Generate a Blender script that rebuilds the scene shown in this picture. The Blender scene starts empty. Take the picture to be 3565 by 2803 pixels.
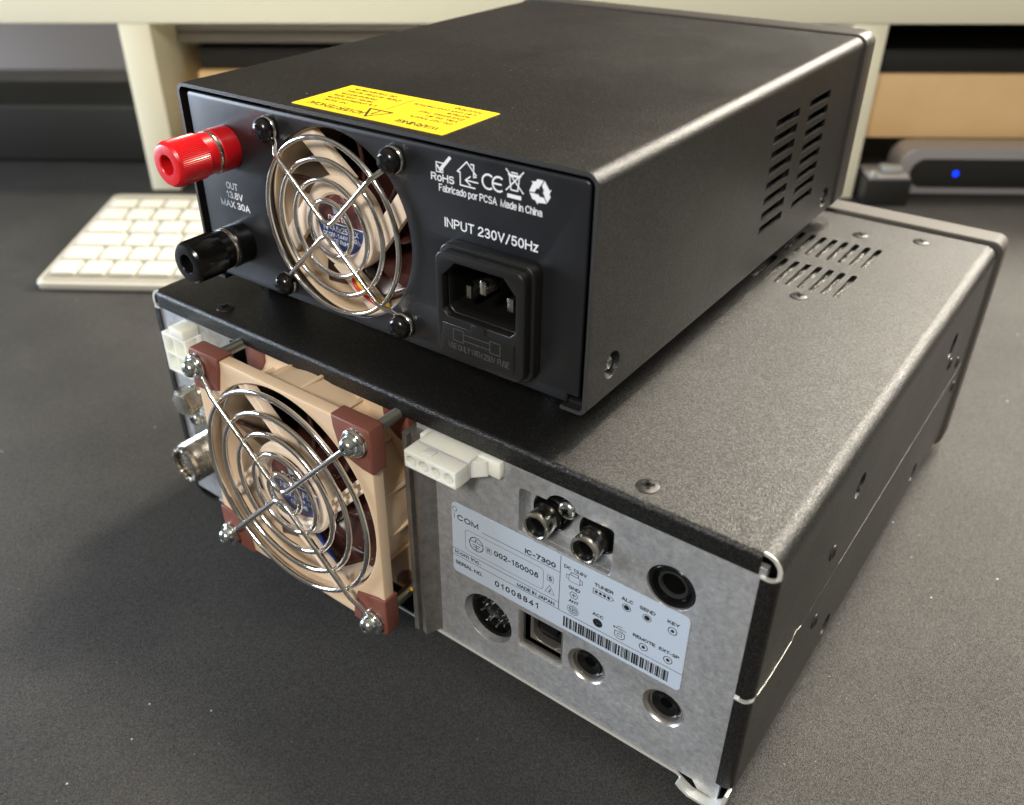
import bpy, bmesh, math, random
from mathutils import Vector, Matrix
random.seed(7)
sc = bpy.context.scene
C = sc.collection
S = 0.001                                   # everything below is measured in millimetres
PI = math.pi

# ------------------------------------------------------------------ camera
cam = bpy.data.cameras.new('camera')
co = bpy.data.objects.new('camera', cam); C.objects.link(co)
cam.sensor_width = 36.0
cam.lens = 3080.2081 / 3565 * 36
cam.shift_x = (1782.5 - 1674.4133) / 3565
cam.shift_y = (1368.6105 - 1401.5) / 3565
CAM_C = (276.9676, -157.3800, 232.8750)
CR = [[0.792184, 0.610209, -0.00948], [-0.320381, 0.429045, 0.844557], [0.519424, -0.666007, 0.535382]]
m = Matrix(((CR[0][0], CR[1][0], CR[2][0], CAM_C[0]*S),
            (CR[0][1], CR[1][1], CR[2][1], CAM_C[1]*S),
            (CR[0][2], CR[1][2], CR[2][2], CAM_C[2]*S), (0, 0, 0, 1)))
co.matrix_world = m
cam.clip_start = 0.005; cam.clip_end = 20
cam.dof.use_dof = True
cam.dof.focus_distance = 0.262
cam.dof.aperture_fstop = 12.5
sc.camera = co

# ------------------------------------------------------------------ light
w = bpy.data.worlds.new('World'); sc.world = w; w.use_nodes = True
nt = w.node_tree; bgn = nt.nodes['Background']
tc = nt.nodes.new('ShaderNodeTexCoord'); sx = nt.nodes.new('ShaderNodeSeparateXYZ')
rp = nt.nodes.new('ShaderNodeValToRGB')
nt.links.new(tc.outputs['Generated'], sx.inputs[0]); nt.links.new(sx.outputs[2], rp.inputs[0])
rp.color_ramp.elements[0].position = 0.0; rp.color_ramp.elements[0].color = (0.10, 0.09, 0.08, 1)
rp.color_ramp.elements[1].position = 0.9; rp.color_ramp.elements[1].color = (0.75, 0.68, 0.56, 1)
nt.links.new(rp.outputs[0], bgn.inputs[0]); bgn.inputs[1].default_value = 0.38

def area(name, loc, target, sx_, sy_, power, col):
    l = bpy.data.lights.new(name, 'AREA'); l.shape = 'RECTANGLE'; l.size = sx_; l.size_y = sy_
    l.energy = power; l.color = col
    o = bpy.data.objects.new(name, l); C.objects.link(o)
    o.location = loc
    o.rotation_euler = (Vector(target) - Vector(loc)).to_track_quat('-Z', 'Y').to_euler()
    return o
area('ceiling_light', (0.25, 0.75, 1.55), (0.15, 0.1, 0.1), 0.22, 0.22, 30, (1.0, 0.90, 0.74))
area('far_room_light', (0.34, 1.30, 0.90), (0.2, 0.1, 0.1), 0.42, 0.40, 27, (1.0, 0.92, 0.78))
area('bend_streak_light', (0.72, 1.35, 0.82), (0.2, 0.15, 0.1), 0.34, 0.30, 24, (1.0, 0.93, 0.80))  # added lamp, source unseen: sheen and streaks along the right-hand bends
area('window_light', (-1.20, -0.48, 0.20), (0.05, 0.0, 0.12), 0.55, 0.40, 22.0, (0.74, 0.85, 1.0))
area('room_light', (0.55, -1.25, 1.15), (0.1, 0.2, 0.1), 0.30, 0.30, 24, (1.0, 0.95, 0.87))

sc.view_settings.view_transform = 'Standard'
sc.view_settings.look = 'None'
sc.view_settings.exposure = 0.0
sc.view_settings.gamma = 1.0

# ------------------------------------------------------------------ materials
MATS = {}
def lin(c):
    return tuple(((v/255)/12.92 if v/255 <= 0.04045 else ((v/255+0.055)/1.055)**2.4) for v in c)
def mat(name, col, rough=0.5, metal=0.0, bump=None, var=None, coat=0.0, spec=0.5, sss=0.0, emit=None, aniso=None, rvar=None):
    """bump=(scale per metre, strength, distance m); var=(scale, colour2, lo, hi)"""
    if name in MATS: return MATS[name]
    mt = bpy.data.materials.new(name); mt.use_nodes = True
    t = mt.node_tree; b = t.nodes['Principled BSDF']
    b.inputs['Base Color'].default_value = (*col, 1)
    b.inputs['Roughness'].default_value = rough
    b.inputs['Metallic'].default_value = metal
    b.inputs['Specular IOR Level'].default_value = spec
    b.inputs['Coat Weight'].default_value = coat
    if sss:
        b.inputs['Subsurface Weight'].default_value = sss
        b.inputs['Subsurface Radius'].default_value = (0.003, 0.0028, 0.002)
        b.inputs['Subsurface Scale'].default_value = 1.0
    if emit:
        b.inputs['Emission Color'].default_value = (*emit[0], 1); b.inputs['Emission Strength'].default_value = emit[1]
    tc = t.nodes.new('ShaderNodeTexCoord')
    def noise(scale, detail=3, rgh=0.6):
        n = t.nodes.new('ShaderNodeTexNoise'); n.inputs['Scale'].default_value = scale
        n.inputs['Detail'].default_value = detail; n.inputs['Roughness'].default_value = rgh
        t.links.new(tc.outputs['Object'], n.inputs['Vector']); return n
    if var:
        n = noise(var[0], 9, 0.74)
        r = t.nodes.new('ShaderNodeValToRGB')
        r.color_ramp.elements[0].position = var[2]; r.color_ramp.elements[0].color = (*col, 1)
        r.color_ramp.elements[1].position = var[3]; r.color_ramp.elements[1].color = (*var[1], 1)
        t.links.new(n.outputs[0], r.inputs[0]); t.links.new(r.outputs[0], b.inputs['Base Color'])
    if rvar:
        n = noise(rvar[0], 4, 0.6)
        mr = t.nodes.new('ShaderNodeMapRange'); mr.inputs[1].default_value = 0.35; mr.inputs[2].default_value = 0.65
        mr.inputs[3].default_value = rvar[1]; mr.inputs[4].default_value = rvar[2]
        t.links.new(n.outputs[0], mr.inputs[0]); t.links.new(mr.outputs[0], b.inputs['Roughness'])
    if bump:
        n = noise(bump[0], 2, 0.5)
        bp = t.nodes.new('ShaderNodeBump'); bp.inputs['Strength'].default_value = bump[1]; bp.inputs['Distance'].default_value = bump[2]
        t.links.new(n.outputs[0], bp.inputs['Height']); t.links.new(bp.outputs[0], b.inputs['Normal'])
    MATS[name] = mt
    return mt

def add_dust(mt, scale, size, col, amount=0.75):
    """sparse pale dust specks lying on the surface"""
    t = mt.node_tree; b = t.nodes['Principled BSDF']
    tc = t.nodes.new('ShaderNodeTexCoord')
    v = t.nodes.new('ShaderNodeTexVoronoi'); v.inputs['Scale'].default_value = scale
    t.links.new(tc.outputs['Object'], v.inputs['Vector'])
    lt = t.nodes.new('ShaderNodeMath'); lt.operation = 'LESS_THAN'; lt.inputs[1].default_value = size
    t.links.new(v.outputs['Distance'], lt.inputs[0])
    sp = t.nodes.new('ShaderNodeSeparateColor'); t.links.new(v.outputs['Color'], sp.inputs[0])
    gt = t.nodes.new('ShaderNodeMath'); gt.operation = 'GREATER_THAN'; gt.inputs[1].default_value = amount
    t.links.new(sp.outputs[0], gt.inputs[0])
    mu = t.nodes.new('ShaderNodeMath'); mu.operation = 'MULTIPLY'
    t.links.new(lt.outputs[0], mu.inputs[0]); t.links.new(gt.outputs[0], mu.inputs[1])
    mx = t.nodes.new('ShaderNodeMix'); mx.data_type = 'RGBA'
    t.links.new(mu.outputs[0], mx.inputs[0])
    bc = b.inputs['Base Color']
    if bc.is_linked:
        src = bc.links[0].from_socket; t.links.new(src, mx.inputs[6])
    else:
        mx.inputs[6].default_value = bc.default_value
    mx.inputs[7].default_value = (*col, 1)
    t.links.new(mx.outputs[2], bc)

def add_flecks(mt, scale, s_lo, s_hi, c_lo, c_hi):
    """grains of the textured paint: every grain its own gloss and tone"""
    t = mt.node_tree; b = t.nodes['Principled BSDF']
    tc = t.nodes.new('ShaderNodeTexCoord')
    v = t.nodes.new('ShaderNodeTexVoronoi'); v.inputs['Scale'].default_value = scale
    t.links.new(tc.outputs['Object'], v.inputs['Vector'])
    sp = t.nodes.new('ShaderNodeSeparateColor'); t.links.new(v.outputs['Color'], sp.inputs[0])
    pw = t.nodes.new('ShaderNodeMath'); pw.operation = 'POWER'; pw.inputs[1].default_value = 2.0
    t.links.new(sp.outputs[0], pw.inputs[0])
    mr = t.nodes.new('ShaderNodeMapRange'); mr.inputs[3].default_value = s_lo; mr.inputs[4].default_value = s_hi
    t.links.new(pw.outputs[0], mr.inputs[0]); t.links.new(mr.outputs[0], b.inputs['Specular IOR Level'])
    mx = t.nodes.new('ShaderNodeMix'); mx.data_type = 'RGBA'
    mx.inputs[6].default_value = (*c_lo, 1); mx.inputs[7].default_value = (*c_hi, 1)
    t.links.new(pw.outputs[0], mx.inputs[0]); t.links.new(mx.outputs[2], b.inputs['Base Color'])

M_psu   = mat('textured_black_paint', (0.016, 0.0155, 0.014), 0.42, 0.0, bump=(3000, 0.8, 0.00016), spec=0.42, rvar=(10, 0.35, 0.47))
add_flecks(M_psu, 3000, 0.24, 0.55, (0.008, 0.0078, 0.007), (0.014, 0.0135, 0.012))
add_dust(M_psu, 330, 0.075, (0.16, 0.155, 0.145), 0.84)
add_dust(M_psu, 150, 0.035, (0.40, 0.39, 0.36), 0.90)
M_rad   = mat('grained_black_paint', (0.020, 0.019, 0.017), 0.34, 0.0, bump=(3000, 0.9, 0.00022), spec=0.65, rvar=(16, 0.30, 0.36))
add_flecks(M_rad, 3000, 0.30, 0.95, (0.006, 0.006, 0.0058), (0.012, 0.0117, 0.011))
M_panel = mat('satin_black_panel', (0.009, 0.010, 0.0125), 0.36, 0.0, bump=(2500, 0.12, 0.00005), spec=0.8, rvar=(60, 0.34, 0.42))
add_dust(M_panel, 160, 0.045, (0.25, 0.25, 0.25), 0.85)
M_scr1 = mat('dull_seam_metal', (0.30, 0.29, 0.27), 0.4, 0.5)
M_edge  = mat('worn_sheet_edge', (0.10, 0.10, 0.10), 0.35, 0.7, bump=(2500, 0.5, 0.0001))
M_raw   = mat('raw_zinc_edge', (0.82, 0.82, 0.77), 0.42, 0.55, bump=(1500, 0.3, 0.00008))
M_mach  = mat('machined_metal', (0.50, 0.48, 0.45), 0.32, 0.9, bump=(1500, 0.3, 0.00006))
M_alu   = mat('cast_aluminium', (0.42, 0.435, 0.455), 0.36, 0.6, bump=(1700, 0.5, 0.00010), var=(480, (0.60, 0.615, 0.635), 0.36, 0.62), rvar=(900, 0.28, 0.52))
M_ridge = mat('brushed_aluminium', (0.22, 0.205, 0.19), 0.38, 0.75, bump=(1200, 0.3, 0.0001), var=(220, (0.36, 0.34, 0.315), 0.35, 0.65))
M_chrome= mat('chromed_wire', (0.92, 0.90, 0.86), 0.10, 1.0, rvar=(300, 0.06, 0.2))
M_zinc  = mat('zinc_plated', (0.72, 0.78, 0.76), 0.18, 1.0, rvar=(500, 0.12, 0.3))
M_thread= mat('zinc_thread', (0.40, 0.41, 0.37), 0.30, 1.0)
M_nickel= mat('nickel_plate', (0.64, 0.60, 0.52), 0.38, 1.0, rvar=(400, 0.15, 0.32))
M_blkscr= mat('black_screw', (0.012, 0.011, 0.011), 0.16, 0.3, spec=0.7, rvar=(400, 0.12, 0.26))
M_tan   = mat('beige_plastic', (0.74, 0.56, 0.38), 0.42, sss=0.15, bump=(1500, 0.08, 0.00005))
M_tan2  = mat('pale_beige_plastic', (0.84, 0.69, 0.54), 0.45, sss=0.15)
M_brown = mat('brown_plastic', (0.045, 0.015, 0.012), 0.22, coat=0.3)
M_pad   = mat('brown_rubber', (0.19, 0.062, 0.042), 0.55, bump=(1500, 0.15, 0.00008))
M_nylon = mat('milky_nylon', (0.90, 0.91, 0.80), 0.28, sss=0.6)
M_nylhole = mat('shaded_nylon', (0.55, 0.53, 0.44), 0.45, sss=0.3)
M_red   = mat('red_plastic', (0.72, 0.008, 0.014), 0.30, sss=0.08, coat=0.2)
M_redin = mat('red_plastic_bore', (0.60, 0.01, 0.012), 0.35)
M_blkpl = mat('gloss_black_plastic', (0.005, 0.0052, 0.0055), 0.20, spec=0.38)
M_iec   = mat('matt_black_plastic', (0.011, 0.0108, 0.0104), 0.34, spec=0.45, bump=(1800, 0.35, 0.0001))
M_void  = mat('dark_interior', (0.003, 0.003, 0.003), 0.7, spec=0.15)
M_white = mat('white_print', (0.80, 0.82, 0.84), 0.6)
M_black = mat('black_print', (0.012, 0.012, 0.013), 0.5)
M_label = mat('silver_blue_label', (0.50, 0.585, 0.70), 0.32, 0.05)
M_yel   = mat('yellow_sticker', (0.74, 0.49, 0.006), 0.5)
M_olive = mat('black_sticker_print', (0.025, 0.020, 0.004), 0.5)
M_navy  = mat('navy_hub_label', (0.012, 0.03, 0.14), 0.28, coat=0.4)
M_maroon= mat('maroon_hub_label', (0.11, 0.028, 0.024), 0.28, coat=0.4)
M_cream = mat('cream_laminate', (0.92, 0.88, 0.68), 0.45, bump=(300, 0.05, 0.0001))
M_wood  = mat('beech_wood', (0.85, 0.55, 0.25), 0.45, var=(14, (0.92, 0.65, 0.35), 0.3, 0.7))
M_keyc  = mat('white_keycap', (0.62, 0.61, 0.55), 0.5)
M_keyb  = mat('keyboard_aluminium', (0.66, 0.64, 0.56), 0.38, 0.3)
M_dock  = mat('silver_aluminium', (0.42, 0.40, 0.40), 0.40, 0.3)
M_dface = mat('dark_glossy_face', (0.022, 0.021, 0.020), 0.3)
M_led   = mat('blue_led', (0.0, 0.02, 0.9), 0.3, emit=((0.0, 0.03, 1.0), 3.0))
M_wall  = mat('taupe_wall', (0.26, 0.23, 0.21), 0.8)
M_dark  = mat('dark_device_plastic', (0.012, 0.012, 0.011), 0.6)
M_wire_y= mat('yellow_wire', (0.75, 0.45, 0.02), 0.4)
M_wire_r= mat('red_wire', (0.6, 0.03, 0.02), 0.4)
M_wire_b= mat('blue_wire', (0.01, 0.05, 0.35), 0.4)
M_pcb   = mat('green_circuit_board', (0.01, 0.045, 0.025), 0.4)

def desk_material():
    mt = mat('woven_desk_mat', (0.035, 0.033, 0.031), 0.62, spec=0.45)
    t = mt.node_tree; b = t.nodes['Principled BSDF']
    tc = t.nodes.new('ShaderNodeTexCoord')
    w1 = t.nodes.new('ShaderNodeTexWave'); w1.wave_type = 'BANDS'; w1.bands_direction = 'X'
    w2 = t.nodes.new('ShaderNodeTexWave'); w2.wave_type = 'BANDS'; w2.bands_direction = 'Y'
    mp = t.nodes.new('ShaderNodeMapping'); mp.inputs['Rotation'].default_value = (0, 0, math.radians(34))
    t.links.new(tc.outputs['Object'], mp.inputs['Vector'])
    for w_ in (w1, w2):
        w_.inputs['Scale'].default_value = 620; w_.inputs['Distortion'].default_value = 5.0
        w_.inputs['Detail'].default_value = 2; w_.inputs['Detail Scale'].default_value = 1.6
        t.links.new(mp.outputs[0], w_.inputs['Vector'])
    mu = t.nodes.new('ShaderNodeMath'); mu.operation = 'MULTIPLY'
    t.links.new(w1.outputs['Fac'], mu.inputs[0]); t.links.new(w2.outputs['Fac'], mu.inputs[1])
    n = t.nodes.new('ShaderNodeTexNoise'); n.inputs['Scale'].default_value = 2400; n.inputs['Detail'].default_value = 3
    t.links.new(tc.outputs['Object'], n.inputs['Vector'])
    ad = t.nodes.new('ShaderNodeMath'); ad.operation = 'ADD'
    t.links.new(mu.outputs[0], ad.inputs[0]); t.links.new(n.outputs[0], ad.inputs[1])
    bp = t.nodes.new('ShaderNodeBump'); bp.inputs['Strength'].default_value = 0.7; bp.inputs['Distance'].default_value = 0.00016
    t.links.new(ad.outputs[0], bp.inputs['Height']); t.links.new(bp.outputs[0], b.inputs['Normal'])
    n2 = t.nodes.new('ShaderNodeTexNoise'); n2.inputs['Scale'].default_value = 1900; n2.inputs['Detail'].default_value = 4
    t.links.new(tc.outputs['Object'], n2.inputs['Vector'])
    r = t.nodes.new('ShaderNodeValToRGB')
    r.color_ramp.elements[0].position = 0.35; r.color_ramp.elements[0].color = (0.018, 0.0176, 0.017, 1)
    r.color_ramp.elements[1].position = 0.70; r.color_ramp.elements[1].color = (0.050, 0.048, 0.045, 1)
    t.links.new(n2.outputs[0], r.inputs[0]); t.links.new(r.outputs[0], b.inputs['Base Color'])
    v = t.nodes.new('ShaderNodeTexVoronoi'); v.inputs['Scale'].default_value = 2300
    t.links.new(tc.outputs['Object'], v.inputs['Vector'])
    sp = t.nodes.new('ShaderNodeSeparateColor'); t.links.new(v.outputs['Color'], sp.inputs[0])
    n3 = t.nodes.new('ShaderNodeTexNoise'); n3.inputs['Scale'].default_value = 11; n3.inputs['Detail'].default_value = 5; n3.inputs['Roughness'].default_value = 0.6
    t.links.new(tc.outputs['Object'], n3.inputs['Vector'])
    m1 = t.nodes.new('ShaderNodeMapRange'); m1.inputs[3].default_value = 0.65; m1.inputs[4].default_value = 1.32
    t.links.new(sp.outputs[0], m1.inputs[0])
    m2 = t.nodes.new('ShaderNodeMapRange'); m2.inputs[1].default_value = 0.3; m2.inputs[2].default_value = 0.7; m2.inputs[3].default_value = 0.70; m2.inputs[4].default_value = 1.35
    t.links.new(n3.outputs[0], m2.inputs[0])
    m3 = t.nodes.new('ShaderNodeMath'); m3.operation = 'MULTIPLY'; t.links.new(m1.outputs[0], m3.inputs[0]); t.links.new(m2.outputs[0], m3.inputs[1])
    vm = t.nodes.new('ShaderNodeVectorMath'); vm.operation = 'SCALE'; t.links.new(r.outputs[0], vm.inputs[0]); t.links.new(m3.outputs[0], vm.inputs[3])
    t.links.new(vm.outputs[0], b.inputs['Base Color'])
    m4 = t.nodes.new('ShaderNodeMapRange'); m4.inputs[3].default_value = 0.22; m4.inputs[4].default_value = 0.62
    t.links.new(sp.outputs[1], m4.inputs[0]); t.links.new(m4.outputs[0], b.inputs['Specular IOR Level'])
    add_dust(mt, 140, 0.05, (0.5, 0.48, 0.45), 0.86)
    add_dust(mt, 310, 0.07, (0.22, 0.21, 0.20), 0.93)
    return mt
M_desk = desk_material()

# ------------------------------------------------------------------ mesh helpers (millimetres in, metres out)
class MB:
    """collects shapes; build() links them as one mesh object"""
    def __init__(s): s.bm = bmesh.new()
    def _xf(s, vs, mtx):
        if mtx is not None:
            for v in vs: v.co = mtx @ v.co
    def box(s, x0, x1, y0, y1, z0, z1, bev=0.0, seg=2, mtx=None):
        r = bmesh.ops.create_cube(s.bm, size=1.0)
        vs = r['verts']
        for v in vs:
            v.co = Vector((x0 + (v.co.x+.5)*(x1-x0), y0 + (v.co.y+.5)*(y1-y0), z0 + (v.co.z+.5)*(z1-z0)))
        if bev > 0:
            es = list({e for v in vs for e in v.link_edges})
            r2 = bmesh.ops.bevel(s.bm, geom=es, offset=bev, segments=seg, profile=0.5, affect='EDGES')
            vs = list({v for f in r2['faces'] for v in f.verts} | {v for v in vs if v.is_valid})
        s._xf(vs, mtx); return s
    def lathe(s, prof, c=(0, 0, 0), axis='y', seg=40, wob=None, mtx=None):
        """prof = [(radius, along)], along grows in +axis; closed to the axis where radius is 0"""
        rings = []
        allv = []
        for (r, a) in prof:
            ring = []
            if r <= 1e-6:
                ring = [s.bm.verts.new(s._ax(0, 0, a, c, axis))]
            else:
                for i in range(seg):
                    t = 2*PI*i/seg
                    rr = r*(wob(i, a) if wob else 1)
                    ring.append(s.bm.verts.new(s._ax(rr*math.cos(t), rr*math.sin(t), a, c, axis)))
            rings.append(ring); allv += ring
        for A, B in zip(rings, rings[1:]):
            for i in range(seg):
                j = (i+1) % seg
                if len(A) == 1 and len(B) == 1: break
                if len(A) == 1: f = (A[0], B[j], B[i])
                elif len(B) == 1: f = (A[i], A[j], B[0])
                else: f = (A[i], A[j], B[j], B[i])
                try: s.bm.faces.new(f)
                except ValueError: pass
        s._xf(allv, mtx); return s
    def _ax(s, u, v, a, c, axis):
        if axis == 'y': return Vector((c[0]+u, c[1]+a, c[2]+v))
        if axis == 'z': return Vector((c[0]+u, c[1]+v, c[2]+a))
        return Vector((c[0]+a, c[1]+u, c[2]+v))
    def tube(s, pts, r, closed=False, seg=10):
        pts = [Vector(p) for p in pts]; n = len(pts); rings = []
        prev = None
        for i, p in enumerate(pts):
            if closed: d = pts[(i+1) % n] - pts[i-1]
            else: d = pts[min(i+1, n-1)] - pts[max(i-1, 0)]
            d.normalize()
            if prev is None:
                u = d.orthogonal().normalized()
            else:
                u = (prev - d*prev.dot(d)).normalized()
            prev = u; v = d.cross(u)
            rings.append([s.bm.verts.new(p + u*r*math.cos(2*PI*k/seg) + v*r*math.sin(2*PI*k/seg)) for k in range(seg)])
        m_ = n if closed else n-1
        for i in range(m_):
            A, B = rings[i], rings[(i+1) % n]
            off = 0
            if closed and i == n-1:      # align the twist of the last ring
                off = min(range(seg), key=lambda o: (A[0].co-B[o].co).length)
            for k in range(seg):
                s.bm.faces.new((A[k], A[(k+1) % seg], B[(k+1+off) % seg], B[(k+off) % seg]))
        if not closed:
            s.bm.faces.new(list(reversed(rings[0]))); s.bm.faces.new(rings[-1])
        return s
    def prism(s, poly, a0, a1, axis='y', mtx=None):
        """poly in the plane across the axis: y -> (x,z), z -> (x,y), x -> (y,z)"""
        def P(u, v, a):
            return Vector((u, a, v)) if axis == 'y' else Vector((u, v, a)) if axis == 'z' else Vector((a, u, v))
        A = [s.bm.verts.new(P(u, v, a0)) for u, v in poly]; B = [s.bm.verts.new(P(u, v, a1)) for u, v in poly]
        n = len(poly)
        for i in range(n):
            j = (i+1) % n; s.bm.faces.new((A[i], A[j], B[j], B[i]))
        s.bm.faces.new(list(reversed(A))); s.bm.faces.new(B)
        s._xf(A+B, mtx); return s
    def strip(s, line, a0, a1, axis='y', th=0.0):
        """sheet following an open polyline, swept along the axis (optional thickness, inward = left of the line)"""
        line = [Vector((u, v)) for u, v in line]
        if th:
            inn = []
            for i, p in enumerate(line):
                d = line[min(i+1, len(line)-1)] - line[max(i-1, 0)]; d.normalize()
                inn.append(p + Vector((-d.y, d.x))*th)
            return s.prism([tuple(p) for p in line] + [tuple(p) for p in reversed(inn)], a0, a1, axis)
        def P(u, v, a):
            return Vector((u, a, v)) if axis == 'y' else Vector((u, v, a)) if axis == 'z' else Vector((a, u, v))
        A = [s.bm.verts.new(P(*p, a0)) for p in line]; B = [s.bm.verts.new(P(*p, a1)) for p in line]
        for i in range(len(line)-1): s.bm.faces.new((A[i], A[i+1], B[i+1], B[i]))
        return s
    def mesh(s, me, mtx=None):
        vs0 = set(s.bm.verts); s.bm.from_mesh(me)
        if mtx is not None: s._xf([v for v in s.bm.verts if v not in vs0], mtx)
        return s
    def build(s, name, material, parent=None, smooth=35, merge=True):
        if merge: bmesh.ops.remove_doubles(s.bm, verts=s.bm.verts, dist=0.0005)
        bmesh.ops.recalc_face_normals(s.bm, faces=s.bm.faces)
        for v in s.bm.verts: v.co *= S
        me = bpy.data.meshes.new(name); s.bm.to_mesh(me); s.bm.free()
        if smooth:
            for p in me.polygons: p.use_smooth = True
            me.set_sharp_from_angle(angle=math.radians(smooth))
        me.materials.append(material)
        o = bpy.data.objects.new(name, me); C.objects.link(o)
        if parent is not None: o.parent = parent
        return o

def arc(cx, cy, r, a0, a1, n=8):
    return [(cx + r*math.cos(math.radians(a0+(a1-a0)*i/n)), cy + r*math.sin(math.radians(a0+(a1-a0)*i/n))) for i in range(n+1)]
def rrect(x0, x1, y0, y1, r, n=6):
    return arc(x1-r, y1-r, r, 0, 90, n) + arc(x0+r, y1-r, r, 90, 180, n) + arc(x0+r, y0+r, r, 180, 270, n) + arc(x1-r, y0+r, r, 270, 360, n)
def circ(cx, cy, r, n=48): return [(cx + r*math.cos(2*PI*i/n), cy + r*math.sin(2*PI*i/n)) for i in range(n)]

ROT_Y = Matrix(((1, 0, 0, 0), (0, 0, -1, 0), (0, 1, 0, 0), (0, 0, 0, 1)))      # curve plane -> upright, facing -y
def plate_mesh(loops, th, bevel=0.0):
    """filled outline with holes, as a mesh in the curve plane, thickness th centred on 0"""
    cu = bpy.data.curves.new('tmp', 'CURVE'); cu.dimensions = '2D'; cu.fill_mode = 'BOTH'
    for lp in loops:
        sp = cu.splines.new('POLY'); sp.points.add(len(lp)-1); sp.use_cyclic_u = True
        for p, q in zip(sp.points, lp): p.co = (q[0], q[1], 0, 1)
    cu.extrude = th/2 - bevel
    if bevel: cu.bevel_depth = bevel; cu.bevel_resolution = 2; cu.offset = -bevel
    o = bpy.data.objects.new('tmp', cu); C.objects.link(o)
    me = bpy.data.meshes.new_from_object(o.evaluated_get(bpy.context.evaluated_depsgraph_get()))
    bpy.data.objects.remove(o); bpy.data.curves.remove(cu)
    return me
def plate_y(mb, loops, y0, y1, bevel=0.0):      # loops in (x,z); fills between y0 and y1
    me = plate_mesh(loops, abs(y1-y0), bevel)
    mb.mesh(me, Matrix.Translation((0, (y0+y1)/2, 0)) @ ROT_Y); bpy.data.meshes.remove(me); return mb
def plate_z(mb, loops, z0, z1, bevel=0.0):      # loops in (x,y)
    me = plate_mesh(loops, abs(z1-z0), bevel)
    mb.mesh(me, Matrix.Translation((0, 0, (z0+z1)/2))); bpy.data.meshes.remove(me); return mb
ROT_X = Matrix(((0, 0, 1, 0), (1, 0, 0, 0), (0, 1, 0, 0), (0, 0, 0, 1)))
def plate_x(mb, loops, x0, x1, bevel=0.0):      # loops in (y,z)
    me = plate_mesh(loops, abs(x1-x0), bevel)
    mb.mesh(me, Matrix.Translation(((x0+x1)/2, 0, 0)) @ ROT_X); bpy.data.meshes.remove(me); return mb

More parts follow.
